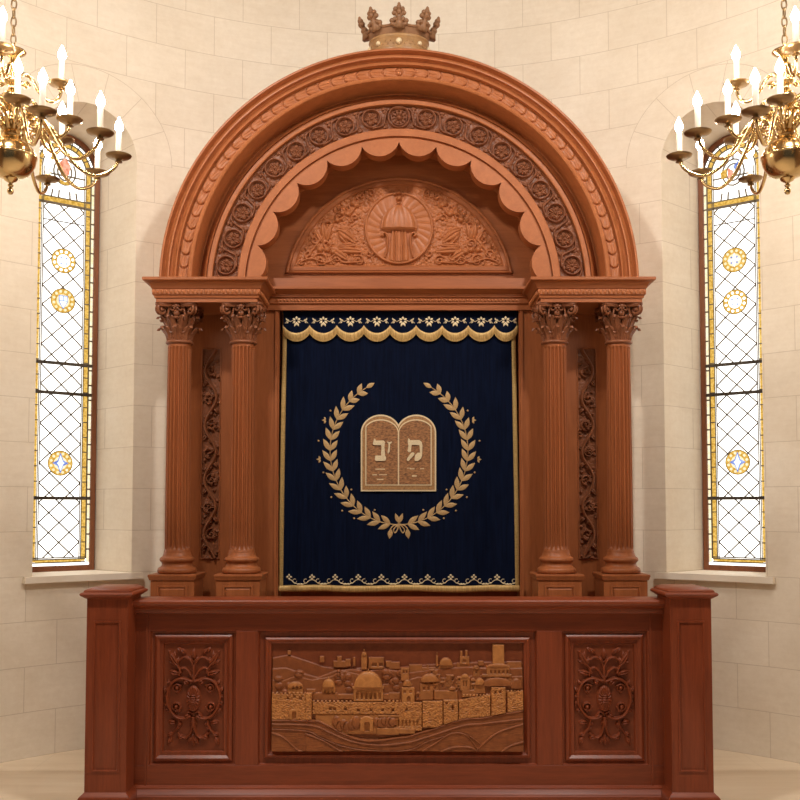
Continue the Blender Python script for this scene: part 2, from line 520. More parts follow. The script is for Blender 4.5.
def build_apse():
    vs, fs, uv = [], [], []
    idx = {}
    def V(p, u):
        vs.append(p); uv.append(u); return len(vs) - 1
    def quad(a, b, c, d): fs.append((a, b, c, d))
    smax = APR * pi / 2
    wc = [-radians(PHI) * APR, radians(PHI) * APR]
    # column stations
    st = []
    def span(a, b, n): return [a + (b - a) * i / n for i in range(n)]
    st += [(s, None) for s in span(-smax, wc[0] - WHW, 24)]
    N = 28
    def arcst(c): return [(c - WHW * cos(pi * i / N), c) for i in range(N + 1)]
    st += arcst(wc[0])
    st += [(s, None) for s in span(wc[0] + WHW, wc[1] - WHW, 40)][1:]
    st += arcst(wc[1])
    st += [(s, None) for s in span(wc[1] + WHW, smax, 24)][1:] + [(smax, None)]
    for (s0, c0), (s1, c1) in zip(st[:-1], st[1:]):
        def pt(s, z): return V(cyl(s, z), (s, z))
        if c0 is not None and c1 is not None and c0 == c1:
            t0 = SPR + sqrt(max(WHW ** 2 - (s0 - c0) ** 2, 0)); t1 = SPR + sqrt(max(WHW ** 2 - (s1 - c0) ** 2, 0))
            quad(pt(s0, 0), pt(s1, 0), pt(s1, ZS), pt(s0, ZS))
            quad(pt(s0, t0), pt(s1, t1), pt(s1, CEIL), pt(s0, CEIL))
        else:
            quad(pt(s0, 0), pt(s1, 0), pt(s1, CEIL), pt(s0, CEIL))
    # splayed reveals
    for c in wc:
        ph = c / APR; N3 = (sin(ph), cos(ph)); T3 = (cos(ph), -sin(ph))
        M = cyl(c, 0)
        # outline (s offset, z) at face and (u, z) at the back
        face = [(-WHW, ZS), ] + [(-WHW, ZS + (SPR - ZS) * k / 6) for k in range(1, 6)]
        face += [(-WHW * cos(pi * i / N), SPR + WHW * sin(pi * i / N)) for i in range(N + 1)]
        face += [(WHW, SPR - (SPR - ZS) * k / 6) for k in range(1, 7)]
        k_ = GHW / WHW
        back = []
        for (q, z) in face:
            if z > SPR: back.append((q * k_, SPR + (z - SPR) * k_))
            else: back.append((q * k_, z))
        def bp(u, z, n): return (M[0] + T3[0] * u + N3[0] * n, M[1] + T3[1] * u + N3[1] * n, z)
        D = DEP + 0.06
        for i in range(len(face) - 1):
            (a, za), (b, zb) = face[i], face[i + 1]; (a2, za2), (b2, zb2) = back[i], back[i + 1]
            sg = -1 if (a + b) < 0 else 1
            if za > SPR or zb > SPR:      # arch soffit: joints run along the depth
                l0 = (i - 6) * WHW * pi / N
                uu = [(l0, 0.02), (l0 + WHW * pi / N, 0.02), (l0 + WHW * pi / N, 0.28), (l0, 0.28)]
            else:
                uu = [(0.10, za), (0.10, zb), (0.42, zb), (0.42, za)]
            ids = [V(cyl(c + a, za), uu[0]), V(cyl(c + b, zb), uu[1]), V(bp(b2, zb2, D), uu[2]), V(bp(a2, za2, D), uu[3])]
            quad(ids[0], ids[3], ids[2], ids[1])
        # bottom of the opening
        ids = [V(cyl(c - WHW, ZS), (0.1, .1)), V(cyl(c + WHW, ZS), (.4, .1)), V(bp(GHW, ZS, D), (.4, .2)), V(bp(-GHW, ZS, D), (.1, .2))]
        quad(*ids)
    me = bpy.data.meshes.new('wall_back')
    me.from_pydata(vs, [], fs)
    ul = me.uv_layers.new(name='UVMap')
    for lp in me.loops: ul.data[lp.index].uv = uv[lp.vertex_index]
    bm = bmesh.new(); bm.from_mesh(me)
    bmesh.ops.remove_doubles(bm, verts=bm.verts, dist=1e-4)
    bm.to_mesh(me); bm.free()
    me.materials.append(M_WALL); me.shade_smooth(); me.set_sharp_from_angle(angle=radians(14))
    o = bpy.data.objects.new('wall_back', me); COL.objects.link(o); ORG[o.name] = (0, 0, 0)
    tag(o, 'curved apse wall of pale limestone blocks behind the ark', 'wall', 'structure')
build_apse()

def flat_wall(name, P, label, mat=None, cat='wall', L=None):
    me = bpy.data.meshes.new(name)
    me.from_pydata(P, [], [(0, 1, 2, 3)])
    ul = me.uv_layers.new(name='UVMap')
    w = L or math.dist(P[0], P[1])
    for lp, c in zip(me.loops, [(0, 0), (w, 0), (w, CEIL), (0, CEIL)]): ul.data[lp.index].uv = (c[0] + 6.0, c[1])
    me.materials.append(mat or M_WALL)
    o = bpy.data.objects.new(name, me); COL.objects.link(o); ORG[o.name] = (0, 0, 0)
    tag(o, label, cat, 'structure'); return o
YB = -3.0
flat_wall('wall_left', [(-APR, YB, 0), (-APR, APC, 0), (-APR, APC, CEIL), (-APR, YB, CEIL)], 'unseen hall wall on the left of the apse, darkened to cut bounced light', M_PANEL)
flat_wall('wall_right', [(APR, APC, 0), (APR, YB, 0), (APR, YB, CEIL), (APR, APC, CEIL)], 'unseen hall wall on the right of the apse, darkened to cut bounced light', M_PANEL)
flat_wall('floor', [(-APR - .05, YB, 0), (APR + .05, YB, 0), (APR + .05, 8.05, 0), (-APR - .05, 8.05, 0)], 'pale polished limestone floor', M_FLOOR, 'floor')
flat_wall('ceiling', [(-APR - .05, YB, CEIL), (-APR - .05, 8.05, CEIL), (APR + .05, 8.05, CEIL), (APR + .05, YB, CEIL)], 'unseen ceiling, darkened to cut bounced light', M_PLASTER, 'ceiling')

# ------------------------------------------------------------------ windows
def window(n, sg, label, meds, crest):
    c = sg * radians(PHI) * APR; ph = c / APR
    N3 = (sin(ph), cos(ph)); T3 = (cos(ph), -sin(ph)); M = cyl(c, 0)
    def W(u, y, z):      # local: u along the wall, y depth behind the wall face
        return (M[0] + T3[0] * u + N3[0] * y, M[1] + T3[1] * u + N3[1] * y, z)
    base = W(0, DEP, ZS)
    w = thing('window_%d' % n, label, 'window', base, 'structure')
    def put(name, g, mat, smooth=35, label=None, parent=None, origin=None):
        g.v = [W(*v) for v in g.v]
        return mk(name, g, mat, parent or w, origin, smooth, label)
    def outline(hw, z0, top_extra=0.0, N=24):
        P = [(-hw, z0)] + [(-hw * cos(pi * i / N), SPR + hw * sin(pi * i / N)) for i in range(N + 1)] + [(hw, z0)]
        return P
    # wooden frame: arch-topped ring
    def ring(hw0, hw1, z0, z1, y0, y1):
        A = outline(hw0, z0); B = outline(hw1, z1); g = G(); n_ = len(A)
        vs = [(x, y0, z) for x, z in A] + [(x, y0, z) for x, z in B] + [(x, y1, z) for x, z in A] + [(x, y1, z) for x, z in B]
        fs = []
        for i in range(n_):
            j = (i + 1) % n_
            fs += [(i, j, n_ + j, n_ + i), (n_ + i, n_ + j, 3 * n_ + j, 3 * n_ + i), (i, 2 * n_ + i, 2 * n_ + j, j)]
        g.add(vs, fs); return g
    g = ring(GHW - .001, GHW - .038, ZS + .001, ZS + .045, DEP, DEP + .05)
    put('window_frame', g, W_WFRAME, label='brown wooden arched frame')
    # clear glass pane
    hw = GHW - .036; g = G(); g.prism(outline(hw, ZS + .043), DEP + .022, DEP + .030)
    put('glass_pane', g, M_GLASS, None, 'milky clear glass lit by daylight')
    yg = DEP + .0185; yb = DEP + .0225
    # pale and amber border strips
    ztop = PZ(203, 7.52); zb = ZS + .105
    f = hw * 0.66        # half width of the diamond field
    e0, e1 = hw * 0.735, hw * 0.86
    for sd in (-1, 1):
        g = G(); g.box(min(sd * e0, sd * e1), max(sd * e0, sd * e1), yg, yb, zb - .03, SPR)
        # arch part of the amber band
        put('amber_border', g, M_GYEL, None)
        g = G(); a, b = sorted((sd * hw * .90, sd * hw * .985)); g.box(a, b, yg, yb, zb - .04, SPR)
        put('pale_border', g, M_GPALE, None)
    g = G(); NA = 20
    for i in range(NA):
        a0, a1 = pi * i / NA, pi * (i + 1) / NA
        g.prism([(e0 * cos(a0), SPR + e0 * sin(a0)), (e1 * cos(a0), SPR + e1 * sin(a0)), (e1 * cos(a1), SPR + e1 * sin(a1)), (e0 * cos(a1), SPR + e0 * sin(a1))], yg, yb)
    put('amber_arch', g, M_GYEL, None)
    g = G(); g.box(-e0, e0, yg, yb, zb - .035, zb - .012); put('amber_border', g, M_GYEL, None)
    g = G(); g.box(-e0, e0, yg, yb, ztop + .012, ztop + .052); put('amber_border', g, M_GYEL, None)
    # lead cames
    g = G(); y0 = DEP + .013; y1 = DEP + .024; t = .0022
    def seg(x0, z0, x1, z1, tt=t):
        dx, dz = x1 - x0, z1 - z0; L = math.hypot(dx, dz)
        if L < 1e-5: return
        px, pz = -dz / L * tt * 2.5, dx / L * tt * 2.5
        g.prism([(x0 + px, z0 + pz), (x1 + px, z1 + pz), (x1 - px, z1 - pz), (x0 - px, z0 - pz)], y0, y1)
    p = 0.150; zc = PZ(463, 7.55)
    k0 = int((zb - zc) / p) - 3; k1 = int((ztop - zc) / p) + 3
    for k in range(k0, k1):
        for s_ in (1, -1):
            za = zc + k * p - s_ * p; zb_ = zc + k * p + s_ * p
            xa, xb = -f, f
            # clip in z
            def clip(xa, za, xb, zz):
                lo, hi = zb, ztop
                P = [(xa, za), (xb, zz)]
                d = zz - za
                ta = 0; tb = 1
                for bound, sgn in ((lo, 1), (hi, -1)):
                    v0 = sgn * (za - bound); v1 = sgn * (zz - bound)
                    if v0 < 0 and v1 < 0: return None
                    if v0 < 0: ta = max(ta, v0 / (v0 - v1))
                    if v1 < 0: tb = min(tb, v0 / (v0 - v1))
                if ta >= tb: return None
                return (xa + (xb - xa) * ta, za + d * ta, xa + (xb - xa) * tb, za + d * tb)
            # only lines through centre nodes (every second)
            r = clip(xa, za, xb, zb_)
            if r: seg(*r, tt=.0018)
    for x in (f, hw * .71, e1 + .002, hw * .885):
        for sd in (-1, 1): seg(sd * x, zb - .012, sd * x, SPR, .0012)
    for zz in (zb, zb - .012, zb - .036, ztop, ztop + .010, ztop + .054): seg(-e1, zz, e1, zz, .0018)
    q = zb
    i = 0
    while q < SPR:
        for sd in (-1, 1):
            seg(sd * e0, q, sd * e1, q, .0016)
            seg(sd * hw * .885, q + .06, sd * hw * .99, q + .06, .0022)
        q += .115; i += 1
    for rr in (e0 - .006, e1 + .002, hw * .985):
        A = [(rr * cos(pi * i / 20), SPR + rr * sin(pi * i / 20)) for i in range(21)]
        for a, b in zip(A[:-1], A[1:]): seg(*a, *b, tt=.0018)
    for i in range(1, 12):
        a = pi * i / 12; seg(e0 * cos(a), SPR + e0 * sin(a), hw * .98 * cos(a), SPR + hw * .98 * sin(a), .0016)
    # small cames in the head light
    hz = ztop + .054
    for x in (-.10, -.045, .045, .10): seg(x, hz, x * .9, hz + .06)
    for r_ in (.055, .085):
        A = [(r_ * cos(a * pi / 8), SPR - .02 + r_ * 1.2 * sin(a * pi / 8)) for a in range(17)]
        for a, b in zip(A[:-1], A[1:]): seg(*a, *b)
    seg(-f, SPR - .05, f, SPR - .05); seg(0, SPR + .08, 0, SPR + e0)
    put('lead_came', g, M_LEAD, None, 'dark lead lattice')
    # iron bars across
    for py in (362, 392, 498):
        zz = PZ(py, 7.5); g = G(); g.box(-hw - .005, hw + .005, DEP + .002, DEP + .014, zz - .012, zz + .012)
        put('cross_bar', g, M_IRON, None)
    g = G(); zz = PZ(219, 7.5); g.box(-f, f, DEP + .010, DEP + .014, zz - .004, zz + .004); put('cross_bar', g, M_IRON, None)
    # medallions
    for py, kind in meds:
        zz = PZ(py, 7.55); R = .094; y_ = DEP + .010
        g = G(); g.prism([(R * cos(2 * pi * i / 28), zz + R * sin(2 * pi * i / 28)) for i in range(28)], y_, y_ + .006)
        m = put('medallion', g, M_GYEL, None, 'round amber glass medallion', origin=W(0, DEP, zz))
        g = G()
        for i in range(12):      # pale lobes round the rim
            a = 2 * pi * (i + .5) / 12; cx, cz = .072 * cos(a), zz + .072 * sin(a)
            g.prism([(cx + .011 * cos(b * pi / 4), cz + .011 * sin(b * pi / 4)) for b in range(8)], y_ - .003, y_ + .001)
        g.prism([(.050 * cos(2 * pi * i / 20), zz + .050 * sin(2 * pi * i / 20)) for i in range(20)], y_ - .003, y_ + .001)
        put('pale_glass', g, M_GPALE if kind != 'flower' else M_GLASS, None, parent=m)
        g = G()
        if kind == 'star':
            g.prism([(0.0, zz + .078), (.022, zz + .022), (.062, zz), (.022, zz - .022), (0, zz - .078), (-.022, zz - .022), (-.062, zz), (-.022, zz + .022)], y_ - .006, y_ - .002)
            put('blue_star', g, M_GBLUE, None, parent=m); g = G()
            g.prism([(0.0, zz + .060), (.016, zz + .012), (.028, zz), (.016, zz - .012), (0, zz - .060), (-.016, zz - .012), (-.028, zz), (-.016, zz + .012)], y_ - .009, y_ - .005)
            put('pale_blue_glass', g, M_GWBLUE, None, parent=m)
        elif kind == 'shield':
            g.prism([(-.034, zz + .040), (.034, zz + .040), (.034, zz - .01), (0, zz - .066), (-.034, zz - .01)], y_ - .006, y_ - .002)
            put('blue_shield', g, M_GBLUE, None, parent=m); g = G()
            for a, b in (((-.028), -.003), (.003, .028)):
                g.prism([(a, zz + .034), (b, zz + .034), (b, zz + .002), (a, zz + .002)], y_ - .009, y_ - .005)
            g.prism([(-.027, zz - .003), (.027, zz - .003), (.027, zz - .012), (0, zz - .056), (-.027, zz - .012)], y_ - .009, y_ - .005)
            put('pale_blue_glass', g, M_GWBLUE, None, parent=m)
        else:
            for k in range(4):
                a = pi / 2 * k
                L_ = .055 if kind == 'cross' else .042
                g.prism([(0.006 * cos(a + 1.57) , zz + .006 * sin(a + 1.57)), (L_ * .6 * cos(a + .3), zz + L_ * .6 * sin(a + .3)), (L_ * cos(a), zz + L_ * sin(a)), (L_ * .6 * cos(a - .3), zz + L_ * .6 * sin(a - .3)), (0.006 * cos(a - 1.57), zz + .006 * sin(a - 1.57))], y_ - .006, y_ - .002)
            put('blue_petal', g, M_GWBLUE, None, parent=m)
            g = G()
            for k in range(4):
                a = pi / 2 * k + pi / 4; cx, cz = .030 * cos(a), zz + .030 * sin(a)
                g.prism([(cx + .008 * cos(b * pi / 3), cz + .008 * sin(b * pi / 3)) for b in range(6)], y_ - .006, y_ - .002)
            put('dark_glass', g, M_GBLUE, None, parent=m)
        g = G()
        A = [(R * cos(2 * pi * i / 28), y_ - .001, zz + R * sin(2 * pi * i / 28)) for i in range(29)]
        g.tube(A, .0028, 5, cap=False); put('rim_came', g, M_LEAD, parent=m)
    # coloured head motif
    zz = SPR - .01; y_ = DEP + .010
    for cols, sh in crest:
        g = G(); g.prism([(x, zz + z) for x, z in sh], y_, y_ + .005)
        put('head_motif', g, cols, None)
    # sill slab
    return w, W
CR1 = [(M_GRED, [(-.05, .05), (0, .10), (.045, .045), (.03, -.03), (0, -.055), (-.03, -.03)]),
       (M_GWBLUE, [(.05, .05), (.10, .04), (.09, .075), (.05, .085)]), (M_GYEL, [(-.05, -.07), (0, -.09), (.05, -.07), (.03, -.11), (-.03, -.11)]),
       (M_GYEL, [(-.13, .10), (-.09, .13), (-.07, .09), (-.10, .06)])]
CR2 = [(M_GBLUE, [(-.0, .03), (.05, .08), (.06, .03), (.03, -.02)]), (M_GYEL, [(-.10, .0), (-.05, .03), (-.05, -.04), (-.09, -.05)]),
       (M_GRED, [(-.04, .03), (.0, .0), (.0, -.05), (-.04, -.05)]), (M_GYEL, [(.07, .12), (.10, .10), (.12, .06), (.08, .07)])]
w1, WL = window(1, -1, 'tall arched stained glass window on the left of the ark', [(260, 'flower'), (300, 'shield'), (463, 'star')], CR1)
w2, WR = window(2, 1, 'tall arched stained glass window on the right of the ark', [(259, 'cross'), (301, 'flower'), (462, 'star')], CR2)

def sill(n, W_, label):
    g = G(); t = .045; hw = .43
    N = 12; top = []; 
    A = []
    for i in range(N + 1):
        u = -hw + 2 * hw * i / N
        sag = APR - sqrt(APR * APR - u * u)
        A.append((u, -.05 - sag))
    P = A + [(hw, -.004 - (APR - sqrt(APR ** 2 - hw ** 2)))] + [(WHW + .0, .0 - .018)] + [(GHW + .0, DEP), (-GHW, DEP), (-WHW, -.018)] + [(-hw, -.004 - (APR - sqrt(APR ** 2 - hw ** 2)))]
    n_ = len(P)
    vs = [W_(u, y, ZS + .004) for u, y in P] + [W_(u, y, ZS - t + .004) for u, y in P]
    fs = [tuple(range(n_)), tuple(range(2 * n_ - 1, n_ - 1, -1))] + [(k, k + n_, (k + 1) % n_ + n_, (k + 1) % n_) for k in range(n_)]
    g.add(vs, fs)
    o = mk('trim_%d' % n, g, M_SILL, None, W_(0, 0, ZS), None)
    tag(o, label, 'window sill', 'structure')
sill(1, WL, 'pale stone sill under the left window')
sill(2, WR, 'pale stone sill under the right window')

# ================================================================== TORAH ARK
YP = 7.36      # face of the back board
YN = 7.47      # back of the niche under the arch
ark = thing('torah_ark', 'carved reddish mahogany ark with fluted columns and a great round arch, against the curved wall', 'ark', (0, 7.2, 0))
YE = 6.91
zt = PZ(277, 6.85)          # top of the entablatures
AS = 0.00717                # metres per pixel on the arch
AZ = EYE + 1.600            # centre of the arch
def Rm(px): return px * AS

# back board: jambs, top, sides round the curtain opening
ox = 120.6 * DS(450, YP); oz1 = PZ(309, YP); hwb = 1.62
g = G(); g.box(-hwb, -ox, YP, 7.55, 0, zt)
mk('side_board', g, W_ARK, ark, smooth=None)
g = G(); g.box(ox, hwb, YP, 7.55, 0, zt)
mk('side_board', g, W_ARK, ark, smooth=None)
g = G(); g.box(-ox, ox, YP, 7.55, oz1, PZ(276.5, 7.30))
mk('lintel_board', g, W_ARKX, ark, smooth=None)
g = G(); g.box(-ox, ox, 7.53, 7.56, 0, oz1)
g.box(-ox, ox, 7.40, 7.53, 0, .86)
mk('back_board', g, W_ARK, ark, smooth=None)
# edge beads on the jambs
for sd in (-1, 1):
    g = G(); x = sd * (ox + .018); g.box(x - .009, x + .009, YP - .014, YP + .002, 0, oz1 + .01, .003)
    mk('jamb_bead', g, W_ARK, ark, smooth=None)
# niche back wall behind the scalloped arch
g = G(); P = [(Rm(160) * cos(pi * i / 48), AZ + Rm(160) * sin(pi * i / 48)) for i in range(49)]
P = [(Rm(160), zt - .02)] + [p for p in P if p[1] > zt - .02] + [(-Rm(160), zt - .02)]
g.prism(P, YN + .001, YN + .07)
mk('niche_panel', g, W_ARKX, ark, smooth=None)

# lintel cornice between the entablatures
def xmould(name, x0, x1, prof, mat, parent, back, smooth=35, label=None):
    g = G(); n = len(prof)
    vs = [(x0, y, z) for y, z in prof] + [(x1, y, z) for y, z in prof]
    vs += [(x0, back, prof[-1][1]), (x0, back, prof[0][1]), (x1, back, prof[-1][1]), (x1, back, prof[0][1])]
    fs = [(i, i + 1, n + i + 1, n + i) for i in range(n - 1)]
    fs += [tuple(list(range(n - 1, -1, -1)) + [2 * n + 1, 2 * n]), tuple(list(range(n, 2 * n)) + [2 * n + 2, 2 * n + 3])]
    fs += [(n - 1, 2 * n, 2 * n + 2, 2 * n - 1), (0, n, 2 * n + 3, 2 * n + 1)]
    g.add(vs, fs); return mk(name, g, mat, parent, None, smooth, label, flip=True)
def zz(py, Y=7.28): return PZ(py, Y)
lx = 140 * DS(290, 7.2)
xmould('lintel_cornice', -lx, lx, [(YP, zz(308.5)), (7.335, zz(308.5)), (7.335, zz(303)), (7.32, zz(302)), (7.32, zz(296.5)), (7.305, zz(296)), (7.305, zz(293.5)), (7.26, zz(290)), (7.25, zz(289.5)), (7.25, zz(287)), (7.30, zz(286.5)), (7.34, zz(285.5)), (7.345, zz(276)), (YP, zz(275.5))], W_ARKX, ark, YP + .01)
def beads(name, pts, r, mat, parent, sy=1.0):
    g = G()
    for p in pts: g.ball(p, (r, r * sy, r), 8, 6)
    return mk(name, g, mat, parent, None, 180)
zb_ = zz(299.3)
beads('bead_moulding', [(-lx + .12 + i * .026, 7.318, zb_) for i in range(int((2 * lx - .24) / .026))], .0105, W_ARCH, ark)

# entablatures over the column pairs
def entab(sd):
    xa, xb = .988, 1.695
    x0, x1 = (xa, xb) if sd > 0 else (-xb, -xa)
    Y = YE
    z = lambda py: PZ(py, Y - .03)
    pr = [(z(301.2), 0.0), (z(297.5), 0.0), (z(297), .010), (z(294.8), .012), (z(294.2), .020), (z(288.5), .020), (z(288), .028), (z(287), .030)]
    n = 7
    for i in range(n + 1):       # cove
        a = pi / 2 * i / n
        pr.append((z(286.6) + (z(281.3) - z(286.6)) * sin(a), .030 + .046 * (1 - cos(a))))
    pr += [(z(281.0), .077), (z(280.6), .079), (zt - .004, .079), (zt, .075)]
    g = G(); g.loft(pr, x0, x1, Y, 7.50)
    e = mk('entablature', g, W_ARKX, ark, ((x0 + x1) / 2, Y, zt - .17), 25)
    # egg row on front and returns
    pts = []; st = .0305; ze = z(291.4); yo = Y - .021
    k = int((x1 - x0 + .04) / st); q0 = (x0 + x1) / 2 - k * st / 2
    for i in range(k + 1): pts.append((q0 + i * st, yo, ze))
    for j in range(1, 14):
        pts.append((x0 - .021, Y + j * st, ze)); pts.append((x1 + .021, Y + j * st, ze))
    g = G(); g.loft([(ze - .017, .0195), (ze - .017, .0225), (ze + .017, .0225), (ze + .017, .0195)], x0, x1, Y, Y + .42)
    for p in pts: g.ball(p, (.0115, .0115, .018), 8, 6)
    for p in pts[:k]: g.box(p[0] + st / 2 - .002, p[0] + st / 2 + .002, p[1] - .006, p[1] + .004, ze - .016, ze + .016)
    mk('egg_moulding', g, W_ARCH, e, None, 40)
    return e
entab(-1); entab(1)

# ---- columns
YC = 7.065
def column_set(cx):
    mm = DS(450, YC); r = 12.1 * mm
    zc0 = PZ(345.0, YC); zb1 = PZ(552, YC)
    nf = 18
    z0, z1 = zb1, zc0
    H = z1 - z0
    prof = []
    zs = [0, .008, .014, .02, .03, .05] + [.05 + (H - .1) * i / 10 for i in range(1, 10)] + [H - .05, H - .03, H - .02, H - .014, H - .008, H]
    for q in zs:
        t = q / H; rr = r * (1.035 - .085 * t ** 1.6)
        if q < .012: rr += .004
        prof.append((rr, z0 + q))
    def fl(rr, z, a):
        q = min(z - z0, z1 - z)
        m = min(max((q - .022) / .02, 0), 1); m = sqrt(m)
        ph = (a * nf / (2 * pi)) % 1.0; d = abs(ph - .5) / .37
        return rr - (0.019 * m * sqrt(max(1 - d * d, 0)))
    g = G(); g.lathe(prof, (cx, YC, 0), nf * 10, fl)
    col = mk('column', g, W_SHAFT, ark, (cx, YC, zb1), 50)
    # base: torus, scotia, torus
    zb0 = PZ(573.2, YC); hb = zb1 - zb0
    P = [(.117, 0), (.132, .003), (.136, .012), (.137, .024), (.132, .037), (.122, .044), (.116, .047), (.109, .055), (.106, .066), (.108, .076), (.113, .082), (.119, .086), (.1225, .096), (.120, .107), (.112, .114), (.104, .118), (.099, .128), (.093, hb)]
    g = G(); g.lathe(P, (cx, YC, zb0), 48)
    mk('column_base', g, W_ARK, col, (cx, YC, zb0), 60)
    # pedestal
    zp = PZ(577.5, YC - .15); hw = 21.7 * DS(590, YC - .15); yf = YC - .152
    g = G(); g.loft([(0, .02), (.12, .02), (.14, .0), (zp - .02, 0), (zp - .018, .008), (zp - .006, .012), (zp + .002, .014), (zp + .008, .017), (zb0 - .004, .017), (zb0, .013)], cx - hw, cx + hw, yf, YC + .17, back=True)
    pd = mk('pedestal', g, W_ARK, col, (cx, YC, 0), 30)
    g = G(); a = hw - .046
    g.frame(cx - a, cx + a, .24, PZ(585.8, yf), [(-.002, yf), (-.002, yf - .006), (.010, yf - .008), (.014, yf + .002), (.026, yf - .008)], fill=True)
    mk('raised_panel', g, W_ARK, pd, None, 30)
    # capital
    g = G(); zc1 = PZ(301.4, YC - .14); hc = zc1 - zc0
    g.lathe([(.083, 0), (.092, .003), (.0965, .010), (.0965, .016), (.091, .023), (.083, .026), (.072, .03), (.070, .12), (.076, .19), (.090, .245), (.106, .27), (.108, hc - .03)], (cx, YC, zc0), 40)
    def leaf3(ang, zb, h, w, out, r0, curl=.035):
        nu, nv = 9, 13; P = np.zeros((nu, nv, 3))
        for i in range(nu):
            u = -1 + 2 * i / (nu - 1)
            for j in range(nv):
                t = j / (nv - 1)
                # spine: rises, then rolls outward and down
                if t < .72:
                    tt = t / .72; rz = h * tt * .93; rr = r0 + .010 * tt + out * tt ** 3
                else:
                    b = (t - .72) / .28 * pi * .95
                    rz = h * .93 + curl * .55 * sin(b); rr = r0 + .010 + out + curl * .75 * (1 - cos(b)) * .6
                ww = w * (0.62 + .5 * sin(pi * min(t * 1.05, 1)) ** .8) * (1 - .55 * max(t - .75, 0) / .25)
                ww *= 1 + .16 * sin(t * 2 * pi * 4.5) * abs(u)
                rr2 = rr + .013 * (1 - u * u) - .010 * abs(sin(u * 2.5 * pi)) * (1 - .3 * t)
                x = u * ww; P[i, j] = (cx + rr2 * sin(ang) + x * cos(ang), YC - rr2 * cos(ang) + x * sin(ang), zb + rz)
        g.grid(P)
        # midrib
    for k in range(8):
        leaf3(2 * pi * k / 8, zc0 + .020, .084, .031, .026, .078, .042)
    for k in range(8):
        leaf3(2 * pi * (k + .5) / 8, zc0 + .022, .160, .033, .034, .074, .042)
    for k in range(8):
        leaf3(2 * pi * k / 8, zc0 + .12, .100, .020, .020, .080, .030)
    # corner volutes
    for k in range(4):
        a = pi / 4 + k * pi / 2; ca, sa = cos(a), sin(a)
        for off in (-.011, .011):
            P = []
            for i in range(8):
                t = i / 7; P.append((.094 + .058 * t ** 1.5, .155 + .110 * t))
            cxv, czv = .150, .232
            for i in range(22):
                t = i / 21; b = 1.45 - t * 2 * pi * 1.35 ; rr = .041 * (1 - .80 * t)
                P.append((cxv + rr * cos(b), czv + rr * sin(b)))
            pts = [(cx + q * ca - off * sa, YC + q * sa + off * ca, zc0 + z) for q, z in P]
            g.tube(pts, [.0075 + .004 * (i / len(pts)) for i in range(len(pts))], 6)
        for s2 in (-1, 1):
            g.ball((cx + .150 * ca - s2 * .016 * sa, YC + .150 * sa + s2 * .016 * ca, zc0 + .232), .010, 8, 6)
        # inner helices to the centre of each face
        for s2 in (-1, 1):
            f = k * pi / 2; P = []
            for i in range(18):
                t = i / 17; b = (2.6 - t * 2 * pi * 1.1); rr = .024 * (1 - .75 * t)
                P.append((s2 * (.030 + rr * cos(b) * -1), .240 + rr * sin(b)))
            P = [(s2 * .055, .16), (s2 * .058, .205)] + P
            pts = [(cx + q * cos(f) + .112 * sin(f), YC + q * sin(f) - .112 * cos(f), zc0 + z) for q, z in P]
            g.tube(pts, .0065, 6)
    # abacus with hollowed sides and a centre flower
    za = zc0 + hc - .034; NB = 40; ring = []
    for i in range(NB):
        a = 2 * pi * i / NB + pi / 4; m = abs(((a / (pi / 2)) % 1) - .5) * 2  # 1 at sides' middle when..
        c45 = abs(sin(2 * (a)));
        rr = .118 + .076 * c45 ** 2.2
        ring.append((rr * cos(a), rr * sin(a)))
    vs = []
    for zq, sc in ((0, .93), (.010, .97), (.014, .97), (.016, 1.0), (.033, 1.0)):
        vs += [(cx + x * sc, YC + y * sc, za + zq) for x, y in ring]
    fs = [(l * NB + i, l * NB + (i + 1) % NB, (l + 1) * NB + (i + 1) % NB, (l + 1) * NB + i) for l in range(4) for i in range(NB)]
    fs += [tuple(range(NB - 1, -1, -1)), tuple(4 * NB + i for i in range(NB))]
    g.add(vs, fs)
    for k in range(4):
        f = k * pi / 2; bx, by = cx + .128 * sin(f), YC - .128 * cos(f)
        g.ball((bx, by, za + .006), (.018, .018, .018), 8, 6)
        for j in range(6):
            b = j * pi / 3; g.ball((bx + .019 * cos(b) * cos(f), by + .019 * cos(b) * sin(f), za + .006 + .019 * sin(b)), (.010, .010, .012), 6, 5)
        bx, by = cx + .122 * sin(f), YC - .122 * cos(f)
        g.ball((bx, by, za - .045), (.020, .014, .022), 8, 6)
        g.ball((bx, by, za - .075), (.024, .014, .010), 8, 6)
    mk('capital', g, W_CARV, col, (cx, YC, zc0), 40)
    return col
cdx = [220.5, 156.5]
c0 = column_set(-cdx[0] * DS(450, YC))
for x in (-cdx[1], cdx[1], cdx[0]):
    c = copy_tree(c0, ark); c.location.x = x * DS(450, YC)
    ORG[c.name] = (x * DS(450, YC),) + ORG[c0.name][1:]

